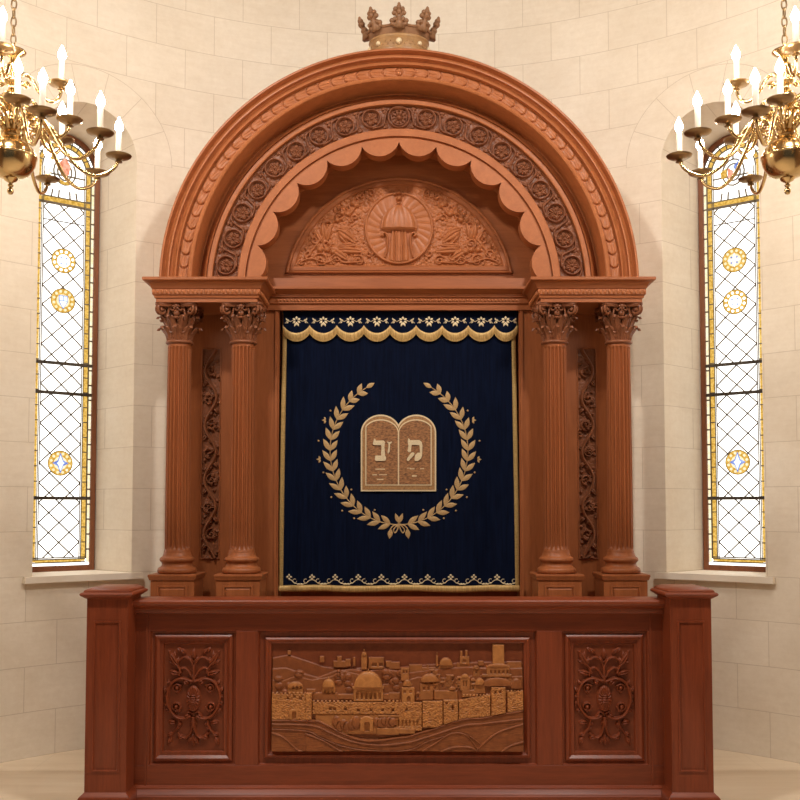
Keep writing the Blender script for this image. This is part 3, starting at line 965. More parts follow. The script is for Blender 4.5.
# ---- narrow scroll panels between the columns
def scroll_panel(sd):
    R = Relief(-8.6, 8.6, 0, 208, 3.4); rs = random.Random(5 if sd < 0 else 9)
    R.H += .2 * smooth_noise(R.nx, R.nz, 5, 5, 3); hw_ = 27.0; A = 5.6; m = sd
    ph0 = 10
    def sx(z): return m * A * sin(pi * (z - ph0) / hw_)
    R.stroke([(sx(z), z) for z in np.arange(0, 208.1, 1.5)], 1.6, 2.6)
    k = 0; z = ph0 - hw_ / 2
    while z < 212:
        zc = z; side = -np.sign(sx(zc)) if sx(zc) != 0 else 1
        cx_ = side * 1.2
        # tendril spiralling into each bay
        R.spiral(cx_, zc, 5.6, 1.2, pi / 2 * side, 0.95, 1.9, sg=side)
        for j in range(5):
            a = rs.random() * 6.28; R.leaf(cx_ + 1.2 * cos(a), zc + 1.2 * sin(a), a, 6.0, 1.9, 2.3)
        R.dome(cx_ + rs.uniform(-1, 1), zc + rs.uniform(-1, 1), 1.6, 1.6, 2.4)
        for j in range(4):
            zz_ = zc + rs.uniform(-11, 11); xx = side * rs.uniform(4.5, 7.5)
            R.leaf(xx, zz_, rs.random() * 6.28, 4.5, 1.4, 1.7); R.dome(-xx, zc + rs.uniform(-12, 12), 1.1, 1.1, 1.6)
        for s_ in (-1, 1):
            R.leaf(sx(zc + s_ * 9), zc + s_ * 9, pi / 2 * s_ + side * -.7, 8.5, 2.2, 2.4)
        z += hw_
    mm = .00741; cx = sd * 187.2 * mm - .0; z0 = PZ(558, YP)
    hh = R.H
    g = R.mesh(lambda X, Z, H: (cx + X * mm, YP - .002 - np.maximum(H, 0) * mm * 2.0, z0 + Z * mm))
    zc_ = z0 + 104 * mm
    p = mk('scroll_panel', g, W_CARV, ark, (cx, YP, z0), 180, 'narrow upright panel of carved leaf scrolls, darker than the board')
    g = G(); g.frame(cx - 9.6 * mm, cx + 9.6 * mm, z0 - 1.0 * mm, z0 + 209 * mm, [(0, YP + .001), (0, YP - .010), (.004, YP - .013), (.0075, YP - .010), (.0078, YP + .003)])
    mk('panel_frame', g, W_ARK, p, None, 30)
scroll_panel(-1); scroll_panel(1)

# ---- the great arch
def arch_ring(prof, name, mat, n=120, a0=0.0, a1=pi, label=None, smooth=30):
    """prof = (r px, y) ; y None means the wall"""
    P = np.zeros((n + 1, len(prof), 3))
    for i in range(n + 1):
        a = a0 + (a1 - a0) * i / n
        for j, (r, y) in enumerate(prof):
            x = Rm(r) * cos(a); z = AZ + Rm(r) * sin(a)
            yy = (wall_y(Rm(240)) - .03 if y is None else y)
            P[i, j] = (x, yy, z)
    g = G(); g.grid(P[::-1]); return mk(name, g, mat, ark, (0, 7.1, AZ), smooth, label)
a_s = asin((zt - AZ) / Rm(200)) * 0.98
prof = [(238, None), (238, 7.035), (237.6, 7.02), (236.6, 6.992), (235.4, 6.984), (234.2, 6.984), (233.6, 7.010), (232.4, 7.024), (230.5, 7.014), (229.0, 6.998), (228.2, 6.990), (227.0, 6.990), (226.4, 7.018), (225, 7.026), (222.6, 7.014), (221, 6.994), (220.0, 6.992), (219.7, 7.010), (219.2, 7.030), (209.2, 7.030), (208.9, 7.006), (208.0, 6.992), (206.0, 6.986), (204.6, 6.990), (203.6, 7.004), (203.4, 7.215)] + [(q * 1.019, y) for q, y in [(198.6, 7.222), (196, 7.200), (193, 7.160), (191, 7.150), (190.6, 7.165), (189.8, 7.165), (189.4, 7.142), (185.6, 7.138), (184.9, 7.140), (184.6, 7.180), (160.2, 7.180), (159.9, 7.140), (159.2, 7.136), (152.6, 7.138), (152.2, 7.160), (150.9, 7.160), (150.4, 7.142), (149.0, 7.142), (149.0, YN + .02)]]
arch_ring(prof, 'arch', W_ARCH, 160)
# acanthus strap band
def arc_relief(R, r0, y0, k, name, mat, label, rs_=1.0):
    """relief x = arc length px along r0 measured from the top (left negative), z = radial px"""
    def fn(X, Z, H):
        a = pi / 2 - X / r0; rr = (r0 + Z) * AS * rs_
        return (rr * np.cos(a), y0 - H * AS * k, AZ + rr * np.sin(a))
    g = R.mesh(fn); return mk(name, g, mat, ark, (0, 7.1, AZ), 180, label)
L_ = 214 * (pi / 2 - .03)
R = Relief(-L_, L_, -4.8, 4.8, 2.2)
X, Z = np.meshgrid(R.xs, R.zs, indexing='ij')
per = 13.2
u = (np.abs(X) / per) % 1.0
# overlapping leaves whose curved tips point to the crown
edge = u - .25 * (1 - (Z / 4.8) ** 2)
t_ = edge % 1.0
R.H = 1.7 * (1 - (Z / 5.2) ** 2) ** .5 * (.45 + .55 * t_) + .25 * np.sin(Z * 2.2 + X * .35) * (1 - np.abs(Z) / 5)
R.H -= .35 * np.exp(-(Z / .45) ** 2)
R.H -= 1.1 * np.exp(-(np.minimum(t_, 1 - t_) / .07) ** 2)
R.H = np.maximum(R.H, -.5)
arc_relief(R, 214, 7.030, 1.3, 'leaf_band', W_ARCH, 'band of overlapping carved leaves')
# vine frieze of roundels
r0 = 172.2; L_ = r0 * (pi / 2 - .045)
R = Relief(-L_, L_, -11.8, 11.8, 2.6)
sp = r0 * radians(9.15)
rs = random.Random(3)
nz_ = smooth_noise(R.nx, R.nz, 4, 4, 8); R.H += .55 * nz_
for k in range(-10, 11):
    xc = k * sp; big = 10.6 if k == 0 else 9.0
    zc = 0.0 if k == 0 else .6 * (1 if k % 2 else -1)
    R.ring(xc, zc, big, 1.05, 2.8)
    if k == 0:
        R.ring(xc, zc, 7.6, .5, 1.6)
        for j in range(10): R.leaf(xc + 2.6 * cos(j * .628), zc + 2.6 * sin(j * .628), j * .628, 5.6, 1.4, 2.1)
        R.dome(xc, zc, 2.6, 2.6, 2.6)
    else:
        for j in range(5):
            a = j * 2 * pi / 5 + k * .7
            R.leaf(xc + .8 * cos(a), zc + .8 * sin(a), a, 7.2, 2.5, 2.6)
            R.dome(xc + 5.2 * cos(a + .6), zc + 5.2 * sin(a + .6), 1.1, 1.1, 1.8)
        R.dome(xc, zc, 1.7, 1.7, 2.7)
    if k < 10:
        # vine linking neighbours: from under one to over the next, with side leaves
        s_ = 1 if k >= 0 else -1
        xm = xc + sp / 2
        R.stroke(curve([(xc + s_ * 0, zc + 9.6), (xm - s_ * 3, 7.5), (xm, 0), (xm + s_ * 3, -7.5), (xc + sp, -9.6)] if s_ > 0 else
                       [(xc, -9.6), (xm - 3, -7.5), (xm, 0), (xm + 3, 7.5), (xc + sp, 9.6)], 5), 1.0, 2.3)
        for zz_ in (-9.2, 9.2):
            R.leaf(xm - 3.5, zz_, 0.1, 7, 1.7, 1.8); R.dome(xm + rs.uniform(-2, 2), zz_ * .66, 1.3, 1.3, 1.9)
            R.leaf(xm, zz_ * .4, pi / 2 * np.sign(zz_), 6, 1.4, 1.7)
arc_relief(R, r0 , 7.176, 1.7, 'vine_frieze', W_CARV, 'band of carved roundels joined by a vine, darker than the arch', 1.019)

# scalloped (cusped) arch board
def scallop():
    step = radians(14.65); pts = []
    notch = 146.3; tip = 133.2
    inner = []
    k = -6
    a_edge = radians(87.9)
    for k in range(-6, 6):
        aa, ab = k * step, (k + 1) * step
        A = (notch * sin(aa), notch * cos(aa)); B = (notch * sin(ab), notch * cos(ab))
        am = (aa + ab) / 2; T = (tip * sin(am), tip * cos(am))
        # circle through A, T, B
        ch = math.dist(A, B) / 2; M = ((A[0] + B[0]) / 2, (A[1] + B[1]) / 2)
        sg = math.dist(M, T); rad = (ch * ch + sg * sg) / (2 * sg)
        C = (T[0] + sin(am) * rad, T[1] + cos(am) * rad)
        a1 = atan2(A[1] - C[1], A[0] - C[0]); a2 = atan2(B[1] - C[1], B[0] - C[0])
        while a2 < a1: a2 += 2 * pi
        N = 12
        for i in range(N + (1 if k == 5 else 0)):
            q = a1 + (a2 - a1) * i / N
            inner.append((C[0] + rad * cos(q), C[1] + rad * sin(q)))
    n = len(inner)
    outer = []
    for x, z in inner:
        a = atan2(x, z); outer.append((150.2 * sin(a), 150.2 * cos(a)))
    yf, yb = 7.138, 7.25
    SC = 1.019
    vs = []
    for (x, z), (X_, Z_) in zip(inner, outer):
        for (px, pz, y) in ((X_, Z_, yf), (x, z, yf), (x, z, yb), (X_, Z_, yb)):
            vs.append((Rm(px) * SC, y, AZ + Rm(pz) * SC))
    fs = []
    for i in range(n - 1):
        for k in range(3):
            a = i * 4 + k; b = a + 4
            fs.append((a, a + 1, b + 1, b))
    fs += [(3, 2, 1, 0), (4 * (n - 1), 4 * (n - 1) + 1, 4 * (n - 1) + 2, 4 * (n - 1) + 3)]
    g = G(); g.add(vs, fs)
    mk('scalloped_arch', g, W_ARCH, ark, (0, 7.1, AZ), 30, 'inner arch board cut in round lobes', flip=True)
scallop()

# tympanum
yT = YN
mT = DS(235, yT); zT = PZ(290.9, yT)
def seg_arch(R_px, zlow, N=48):
    a0 = asin((zlow - zT) / (R_px * mT))
    return [(R_px * mT * cos(a0 + (pi - 2 * a0) * i / N), zT + R_px * mT * sin(a0 + (pi - 2 * a0) * i / N)) for i in range(N + 1)]
prof = [(114.6, 273.8, yT + .002), (114.4, 273.7, yT - .020), (112.9, 272.6, yT - .026), (111.6, 271.6, yT - .020), (111.2, 271.2, yT - .016), (110.4, 270.8, yT - .022), (107.2, 267.3, yT - .022), (106.0, 265.6, yT - .012), (105.7, 265.4, yT + .002)]
NN = 60; P = []
for r_, py, y in prof:
    o = seg_arch(r_, PZ(py, yT), NN); x1, x0 = o[0][0], o[-1][0]; zl = PZ(py, yT)
    row = [(x, y, z) for x, z in o] + [(x0 + (x1 - x0) * i / 8, y, zl) for i in range(1, 8)]
    P.append(row)
P = np.array(P)
g = G(); P2 = np.concatenate([P, P[:, :1]], axis=1)
g.grid(P2)
tym = mk('tympanum_frame', g, W_ARKX, ark, (0, yT, zT), 30, flip=True)
R = Relief(-104, 104, -25.2 + 0, 106, 2.6)   # z measured from the arch centre (px up)
zl0 = -(265.4 - 290.9)
R = Relief(-103, 103, zl0, 106, 2.6)
rs = random.Random(12)
R.H += 1.1 * smooth_noise(R.nx, R.nz, 5, 5, 4) + .5 * smooth_noise(R.nx, R.nz, 2.5, 2.5, 6)
def both(fn):
    for m in (-1, 1): fn(m)
def Zy(py): return 290.9 - py
for m in (-1, 1):
    # scroll work
    sp_ = [(-78, 261, 8, 1.5), (-90, 255, 6, 1.2), (-62, 259, 6, 1.2), (-84, 240, 5, 1.3), (-72, 244, 5, 1.2), (-40, 261, 5.5, 1.4), (-30, 254, 4, 1), (-60, 215, 5, 1.2), (-47, 205, 5, 1.2), (-38, 196, 4.5, 1.2), (-70, 226, 4.5, 1.2), (-54, 258, 4, 1), (-98, 262, 3.5, 1), (-44, 218, 4, 1.1), (-28, 193, 4, 1), (-50, 240, 4, 1)]
    for x, py, r_, t in sp_:
        R.spiral(-m * x, Zy(py), r_, t, rs.random() * 6, 1.0, 2.6, sg=m)
        for j in range(3):
            a = rs.random() * 6.28; R.leaf(-m * x + r_ * cos(a), Zy(py) + r_ * sin(a), a + m * 1.2, 6, 1.6, 2.4)
    R.stroke(curve([(-m * -36, Zy(262)), (-m * -55, Zy(263)), (-m * -62, Zy(258)), (-m * -72, Zy(263)), (-m * -88, Zy(259)), (-m * -99, Zy(263))], 8), 1.1, 2.8)
    R.stroke(curve([(-m * -36, Zy(192)), (-m * -52, Zy(206)), (-m * -66, Zy(222)), (-m * -80, Zy(242)), (-m * -92, Zy(258))], 8), 1.1, 2.6)
    # large fruit-and-leaf sprays
    R.leaf(m * -63.0 * -1 if False else m * 63, Zy(227), 0 if False else (pi - .9 if m > 0 else .9) + 0, 0.1, .1, 0)
    def LF(x0, y0, x1, y1, W, h):
        xa, xb = m * x0, m * x1; za, zb2 = Zy(y0), Zy(y1)
        R.leaf(xa, za, atan2(zb2 - za, xb - xa), math.hypot(xb - xa, zb2 - za), W, h)
    LF(61, 230, 43, 243, 5.2, 5.0); LF(62, 228, 46, 234, 3.4, 4.0); LF(60, 233, 50, 246, 3.2, 4.0)
    LF(62, 250, 34, 252, 4.2, 4.4); LF(66, 250, 50, 261, 4.0, 4.2); LF(62, 246, 40, 245, 2.6, 3.6)
    LF(74, 240, 76, 220, 3.6, 4.2); LF(72, 242, 68, 222, 3.0, 4.0); LF(76, 243, 84, 230, 2.6, 3.4)
    LF(55, 215, 58, 205, 3.5, 4.0); LF(52, 216, 44, 206, 3.0, 4.0)
    for q in ((57, 213), (51, 214), (62, 220), (46, 203), (66, 252), (79, 250), (72, 250), (43, 205)):
        R.dome(m * q[0], Zy(q[1]), 3.2, 3.2, 3.8)
    for j in range(46):
        x = rs.uniform(34, 100); py = rs.uniform(188, 264)
        R.leaf(m * x, Zy(py), rs.random() * 6.28, rs.uniform(4, 7), 1.3, 2.2); R.dome(m * rs.uniform(34, 98), Zy(rs.uniform(190, 264)), 1.2, 1.2, 2.2)
# medallion with ribbed dome on scrolled supports
X, Z = np.meshgrid(R.xs, R.zs, indexing='ij')
mz = Zy(228.5); q = np.sqrt((X / 34.0) ** 2 + ((Z - mz) / 36.2) ** 2)
ins = q < 1.0
shell = 2.2 + .9 * np.cos(np.clip((q - .62) / .38, 0, 1) * pi) * 0
ang = np.arctan2(Z - mz, X)
rib = .38 * np.abs(np.sin(ang * 13 + 5 * (q - .6)))
shell = np.where(q > .58, 2.0 + rib, 2.0 + .3 * np.sin(X * 1.1) * .5)
R.H = np.where(ins, shell, R.H)
rim = np.clip(1 - ((q - .975) / .035) ** 2, 0, 1); R.H = np.maximum(R.H, np.where(rim > 0, 2.2 + 1.4 * np.sqrt(rim), 0))
dz0 = Zy(229.5)    # dome springs here
dd = 1 - (X / 18.0) ** 2 - ((Z - dz0) / 24.0) ** 2
dm = (dd > 0) & (Z >= dz0)
xr = X / (np.sqrt(np.clip(1 - ((Z - dz0) / 24.0) ** 2, .02, 1)) * 18.0)
lob = .9 * np.abs(np.cos(np.arcsin(np.clip(xr, -1, 1)) * 4))
R.H = np.where(dm, 3.2 + 4.0 * np.sqrt(np.clip(dd, 0, 1)) + lob, R.H)
bar = (np.abs(X) < 18.8) & (Z < dz0 + .3) & (Z > dz0 - 1.6); R.H = np.where(bar, 2.2, R.H)
bod = (np.abs(X) < 6.5 + 4.0 * np.clip((dz0 - Z) / 32, 0, 1)) & (Z < dz0 - 1.6) & (q < .93)
R.H = np.where(bod, 3.4 + .8 * np.cos(X * .9), R.H)
for m in (-1, 1):
    R.stroke(curve([(m * 17, Zy(236)), (m * 14.5, Zy(233.5)), (m * 12, Zy(236)), (m * 11.5, Zy(243)), (m * 12.5, Zy(252)), (m * 14, Zy(258))], 8), 1.5, 5.0, 1.0)
    R.dome(m * 16, Zy(236.5), 1.8, 1.8, 5.2)
    R.stroke([(m * 3, Zy(232)), (m * 2.5, Zy(262))], 1.0, 4.8)
for x, py, r_ in ((0, 204, 2.4), (0, 199, 3.4), (-4, 195, 1.6), (0, 193.5, 2.0), (4, 195, 1.6)): R.dome(x, Zy(py), r_, r_, 6)
# clip to the frame
R.H = np.where(np.hypot(X, Z) > 106.5, -1.0, R.H)
def fT(X, Z, H):
    rr = np.hypot(X, Z); f = np.where(rr > 106.3, 106.3 / np.maximum(rr, 1e-6), 1.0)
    return (X * f * mT, yT - .002 - np.maximum(H, 0) * mT * 1.25, zT + np.maximum(Z * f, zl0) * mT)
g = R.mesh(fT)
mk('tympanum_relief', g, W_ARCH, tym, (0, yT, zT), 180, 'half-round relief of leaf scrolls about a ribbed dome in a round medallion')

# plinth hidden behind the rail but real
g = G(); g.box(-1.74, 1.74, 6.83, 7.52, 0, .06, .005); mk('plinth', g, W_ARKX, ark, None, None)

# ------------------------------------------------------------------ crown on top
CY = 7.175; cz0 = AZ + Rm(238) + .001
crown = thing('carved_crown', 'carved brown wooden crown with leafy points, on top of the arch', 'crown', (0, CY, cz0))
SYC = .72
rb, rt = 28.5 * .00724, 31.5 * .00724
g = G(); N = 96
pz = lambda py: (50.5 - py) * .0072
prof = [(rb - .012, 0), (rb - .002, 0), (rb + .006, .006), (rb + .006, .016), (rb - .002, .022), (rb, .028), (rb + .004, .085), (rb + .010, .092), (rb + .016, .100), (rb + .014, .110), (rb + .008, .116)]
g.lathe(prof + [(rb - .006, .116), (rb - .016, .09), (rb - .016, 0)], (0, CY, cz0), N, sy=SYC, cap=False)
band = mk('crown_band', g, W_CROWNB, crown, None, 40, 'crown band with gilt edge')
for k in range(8):
    a = 2 * pi * k / 8 - pi / 2; g = G()
    g.ball(((rb + .004) * cos(a), CY + (rb + .004) * sin(a) * SYC, cz0 + .057), (.023 if k % 2 == 0 else .018,) * 3, 12, 8)
    mk('jewel', g, M_PALET, band, None, 180)
g = G()
for k in range(64):
    a = 2 * pi * k / 64; g.ball(((rb + .002) * cos(a), CY + (rb + .002) * sin(a) * SYC, cz0 + .045 + .02 * (k % 2)), .006, 6, 4)
mk('bead_ornament', g, W_CROWNB, band, None, 180)
# flaring coronet with cusped top edge and raised rim
def topz(a):
    m = abs(cos(4 * (a + pi / 2) / 1.0 * .5 * 2 / 2 * 1.0))   # 1 at the points
    m = abs(cos(4 * (a + pi / 2)))
    d = ((a + pi / 2) / (pi / 4)) % 1.0; d = min(d, 1 - d) * 2     # 0 at a point, 1 between
    return .166 + .050 * (1 - sqrt(max(1 - (1 - d) ** 2, 0)))
nv = 7; P = np.zeros((N, nv * 2, 3))
for i in range(N):
    a = 2 * pi * i / N; zt_ = topz(a)
    for j in range(nv):
        t = j / (nv - 1); z = .112 + (zt_ - .112) * t; r_ = rb + .006 + (z - .112) * .42
        P[i, j] = (r_ * cos(a), CY + r_ * sin(a) * SYC, cz0 + z)
        r2 = r_ - .014
        P[i, 2 * nv - 1 - j] = (r2 * cos(a), CY + r2 * sin(a) * SYC, cz0 + z)
g = G(); g.grid(P, closed_u=True)
rim = []
for i in range(193):
    a = 2 * pi * i / 192; z = topz(a); r_ = rb + .006 + (z - .112) * .42
    rim.append((r_ * cos(a), CY + r_ * sin(a) * SYC, cz0 + z))
g.tube(rim, .0095, 6, cap=False)
mk('coronet', g, W_CROWN, crown, None, 50)
def fleuron(a):
    g = G(); ca, sa = cos(a), sin(a)
    def at(u, z, o=0.0):     # u sideways, z up, o outward
        z = .155 + (z - .15) * .84; r_ = rb + .006 + (z - .112) * .42 + o
        return (r_ * ca - u * sa, CY + (r_ * sa + u * ca) * SYC, cz0 + z)
    g.tube([at(0, .14), at(0, .19), at(0, .23), at(0, .29)], [.046, .026, .017, .012], 8)
    for s in (-1, 1):
        g.ball(at(s * .050, .196), (.020, .017, .018), 8, 6)
        g.ball(at(s * .030, .206, .004), (.018, .015, .018), 8, 6)
        g.tube([at(s * .012, .160), at(s * .040, .168), at(s * .060, .182)], [.016, .016, .012], 6)
        g.ball(at(s * .034, .254), (.019, .017, .019), 8, 6)
        g.ball(at(s * .026, .284), (.017, .015, .018), 8, 6)
        g.ball(at(s * .016, .240, .004), (.014, .014, .016), 8, 6)
    g.ball(at(0, .262, .010), (.021, .018, .024), 8, 6); g.ball(at(0, .205, .012), (.018, .016, .022), 8, 6)
    g.ball(at(0, .296, .004), (.019, .017, .023), 8, 6); g.ball(at(0, .318), (.012, .012, .016), 8, 6)
    mk('crown_point', g, W_CROWN, crown, at(0, .17), 180)
for k in range(8): fleuron(2 * pi * k / 8 - pi / 2)

# ================================================================== CURTAIN
YCU = 7.405
cur = thing('ark_curtain', 'dark navy velvet curtain with gold embroidery, hanging in the ark opening', 'curtain', (0, YCU, PZ(309, YCU)))
def CX(px, py): return PX(px, py, YCU)
def CZ(py): return PZ(py, YCU)
zc_top, zc_bot = PZ(309, 7.36) - .004, CZ(591)
def fold(x, z):
    t = (zc_top - z) / (zc_top - zc_bot); t = min(max(t, 0), 1.05)
    e = abs(x) / .88
    a = (.004 + .017 * e ** 2) * (.25 + .75 * t)
    return YCU + a * sin(x * 21 + 1.2 * sin(2.2 * z)) + .004 * t * sin(x * 47 + z) - .010 * t * e
def cedge(z, sd):     # half width in metres at height z
    t = (zc_top - z) / (zc_top - zc_bot)
    return 115.9 * .00745 + (.020 * t)
nu, nv = 150, 60
P = np.zeros((nu, nv, 3)); Q = np.zeros((nu, nv, 3))
for i in range(nu):
    for j in range(nv):
        z = zc_bot + (zc_top - zc_bot) * j / (nv - 1)
        s = -1 + 2 * i / (nu - 1); x = s * cedge(z, s)
        y = fold(x, z); P[i, j] = (x, y, z); Q[i, j] = (x, y + .008, z)
g = G(); loop = np.concatenate([P, Q[::-1]], axis=0); g.grid(loop, closed_u=True)
mk('velvet_drape', g, M_VELVET, cur, None, 180)
def F(off): return lambda x, z: fold(x, z) - off

# gold braid on both sides and heavy gold hem
def strip(name, pts, w, mat, off=.004, th=.010, label=None, parent=cur):
    """band centred on pts (x,z) of half width w, rounded section"""
    g = G(); n = len(pts); K = 7; A = np.zeros((n, K, 3))
    for i in range(n):
        a = pts[max(i - 1, 0)]; b = pts[min(i + 1, n - 1)]; dx, dz = b[0] - a[0], b[1] - a[1]; L = math.hypot(dx, dz)
        nx_, nz_ = -dz / L, dx / L
        for k in range(K):
            q = pi * k / (K - 1); u = cos(q) * w
            x = pts[i][0] + nx_ * u; z = pts[i][1] + nz_ * u
            A[i, k] = (x, fold(x, z) - off + .005 - th * sin(q) ** .7, z)
    g.grid(A); return mk(name, g, mat, parent, None, 60, label, flip=True)
for sd in (-1, 1):
    pts = []
    for i in range(50):
        z = zc_bot + .01 + (CZ(312) - zc_bot) * i / 49
        pts.append((sd * (cedge(z, sd) - .012), z))
    strip('side_braid', pts, .0165, M_TRIM, label='gold braid edge')
pts = []
for i in range(120):
    x = -.886 + 1.772 * i / 119
    pts.append((x, CZ(588.5) + .004 * sin(x * 9 + 1)))
strip('hem_fringe', pts, .024, M_FRINGE, th=.018, label='thick gold fringe along the hem')
# rings/hanging pins at the lower corners
for sd in (-1, 1):
    g = G(); x = sd * .875; g.box(x - .004, x + .004, YCU + .0, YCU + .006, CZ(598), CZ(590)); mk('hem_weight', g, M_BRASSD, cur, None, None)

# valance with swagged fringe
cusps = [283.5, 310, 337, 364, 390, 416, 442, 468, 494, 516.5]
VO = .016
def swag(px):
    for a, b in zip(cusps[:-1], cusps[1:]):
        if a <= px <= b:
            t = (px - a) / (b - a); return 328.2 + 8.0 * (1 - (2 * t - 1) ** 2) ** .8
    return 328.2
g = G(); n = 130; A = np.zeros((n, 12, 3))
for i in range(n):
    px = 283.5 + 233 * i / (n - 1)
    for j in range(12):
        t = j / 11; py = 311.2 + (swag(px) - 311.2) * t
        x, z = CX(px, py), CZ(py); A[i, j] = (x, fold(x, z) - VO, z)
g.grid(A); B = A.copy(); B[:, :, 1] += .006; g.grid(B[::-1])
val = mk('valance', g, M_VELVET, cur, None, 180, 'navy valance over the top of the curtain')
g = G(); n = 520; K = 9; A = np.zeros((n, K, 3))
for i in range(n):
    px = 283.0 + 234 * i / (n - 1)
    s0 = swag(px); 
    for k in range(K):
        t = k / (K - 1); py = s0 - 2.6 + 8.4 * t
        x, z = CX(px, py), CZ(py)
        ridge = .0035 * abs(sin(i * .9)) * (t > .3)
        A[i, k] = (x, fold(x, z) - VO - .003 - (.012 if t < .35 else .008) * sin(pi * min(t * 1.0 + .12, 1)) ** .6 - ridge, z)
g.grid(A); mk('swag_fringe', g, M_FRINGE, val, None, 60, 'scalloped gold fringe')

def emb(g, pts_px, off0=.0, off1=.006, base=0.0, yfun=None):
    """flat embroidered patch given in photo pixels"""
    P = [(CX(x, y), CZ(y)) for x, y in pts_px]
    f = yfun or fold
    g.prism(P, lambda x, z: f(x, z) - base - off1, lambda x, z: f(x, z) - base - off0)
def emb_line(g, P, w, off1=.005, base=0.0):
    P3 = [(CX(x, y), 0, CZ(y)) for x, y in P]
    P3 = [(x, fold(x, z) - base - .001, z) for x, _, z in P3]
    g.tube(P3, w * .00745, 6)
def emb_leaf(g, x, y, ang, L, W, base=0.0, puff=.004):
    """ang measured in picture (y down)"""
    N = 8; rows = []
    ca, sa = cos(ang), sin(ang)
    for i in range(N + 1):
        t = i / N; w = W * sin(pi * t ** .95) ** 1.15 if 0 < t < 1 else 0.0
        row = []
        for k in range(-2, 3):
            q = k / 2 * w; px = x + ca * t * L - sa * q; py = y + sa * t * L + ca * q
            X_, Z_ = CX(px, py), CZ(py)
            h = puff * (1 - (k / 2) ** 2) * sin(pi * t) + .0035
            if k == 0: h -= puff * .45
            row.append((X_, fold(X_, Z_) - base - h, Z_))
        rows.append(row)
    g.grid(np.array(rows))

# flowers of the valance
for a, b in zip(cusps[:-1], cusps[1:]):
    c = (a + b) / 2; y = 321.2; g = G(); B_ = VO
    for k in range(6):
        q = k * pi / 3 + .5; emb_leaf(g, c + 1.0 * cos(q), y + 1.0 * sin(q), q, 3.6, 1.15, B_)
    emb_leaf(g, c - .8, y + 2, 1.9, 4.2, .9, B_); emb_leaf(g, c + .8, y + 2, 1.2, 4.2, .9, B_)
    for s in (-1, 1):
        emb_line(g, [(c + s * 3.5, y - .5), (c + s * 6, y + .8), (c + s * 9, y - .2), (c + s * 11.5, y + 2.5)], .38, base=B_)
        emb_leaf(g, c + s * 7.0, y + .6, -pi / 2 + s * .9, 3.4, .8, B_); emb_leaf(g, c + s * 9.2, y, -pi / 2 + s * .5, 3.2, .8, B_); emb_leaf(g, c + s * 8, y + .6, pi / 2 - s * .8, 3.0, .8, B_)
    mk('embroidered_flower', g, M_PALET, val, None, 60)
# hem motif
x = 283.5; i = 0
while x < 508:
    g = G(); y = 577.0
    for k in range(4):
        q = k * pi / 2; emb_leaf(g, x + 5.5 + .5 * cos(q), y + .5 * sin(q), q, 2.6, 1.1)
    P = [(x + 5.5, y + 2.5), (x + 8, y + 3.2), (x + 11, y + 6), (x + 17, y + 7.4), (x + 23, y + 6), (x + 26, y + 3.2), (x + 28.6, y + 2.5)]
    P = [p for p in P if p[0] < 517]
    emb_line(g, P, .42)
    for s, xx in ((1, x + 11.5), (-1, x + 22.5)):
        if xx > 516: continue
        emb_line(g, [(xx + 2.0 * cos(t), y + 3.8 + 2.0 * sin(t)) for t in np.linspace(0, 5.2, 10)], .36)
        emb_leaf(g, xx + s * 2, y + 7.5, -.3 if s > 0 else pi + .3, 4.0, .9)
    mk('hem_motif', g, M_PALET, cur, None, 60)
    x += 23.1

# laurel wreath
def wreath(s):
    g = G(); st = []
    cx, cy = 399.0, 455.6
    def pt(t):     # t = angle from the bottom, 0..158 deg
        r = 68.3 + max(0, (t - 1.2)) ** 2 * 3.2 + .8 * cos(3 * t)
        return (cx + s * r * sin(t), cy + r * cos(t))
    tmax = radians(154)
    st = [pt(tmax * i / 60) for i in range(61)]
    emb_line(g, st, .55)
    n = 17
    for k in range(n):
        t = radians(7) + (tmax - radians(15)) * k / (n - 1)
        x, y = pt(t); x2, y2 = pt(t + .03); d = atan2(y2 - y, x2 - x)
        L = 14.0 if k < n - 2 else 11.5
        for q, dl in ((-1, .52), (1, .60)):
            emb_leaf(g, x, y, d + q * dl, L * (1 if q < 0 else .95), 2.5)
    x, y = pt(tmax); x2, y2 = pt(tmax + .03); emb_leaf(g, x, y, atan2(y2 - y, x2 - x), 10, 2.2)
    # berries and small sprigs
    for t_, o in ((.62, 9), (1.02, 12), (1.35, 9.5), (1.75, 12), (2.15, 10), (.95, -9), (.42, -9), (.80, 11.5)):
        x, y = pt(t_); r = math.hypot(x - cx, y - cy); k = (r + o) / r
        bx, by = cx + (x - cx) * k, cy + (y - cy) * k
        X_, Z_ = CX(bx, by), CZ(by); g.ball((X_, fold(X_, Z_) - .004, Z_), .0075, 8, 6)
    for t_ in (1.52, 2.02):
        x, y = pt(t_); k = (math.hypot(x - cx, y - cy) + 10) / math.hypot(x - cx, y - cy)
        bx, by = cx + (x - cx) * k, cy + (y - cy) * k
        for q in range(3): emb_leaf(g, bx, by, (0 if s > 0 else pi) + (q - 1) * 1.1, 4.0, 1.0)
    mk('laurel_branch', g, M_GOLDT, cur, None, 60, 'gold embroidered laurel branch')
wreath(-1); wreath(1)
g = G()
for s in (-1, 1):
    emb_leaf(g, 399, 523.5, -pi / 2 + s * .35, 11, 2.0); 
    emb_line(g, curve([(399, 524), (399 + s * 3.5, 527), (399 + s * 5.5, 530), (399 + s * 4, 533), (399 + s * 1.8, 530), (399, 525)], 4), .7)
    emb_line(g, curve([(399, 524), (399 + s * 6, 526), (399 + s * 9, 530)], 4), .7)
    emb_leaf(g, 399 + s * 8, 528.5, pi / 2 - s * .15, 10.5, 2.6)
emb_leaf(g, 399, 524, pi / 2 + .25, 6, 1.2)
mk('bow_knot', g, M_GOLDT, cur, None, 60)

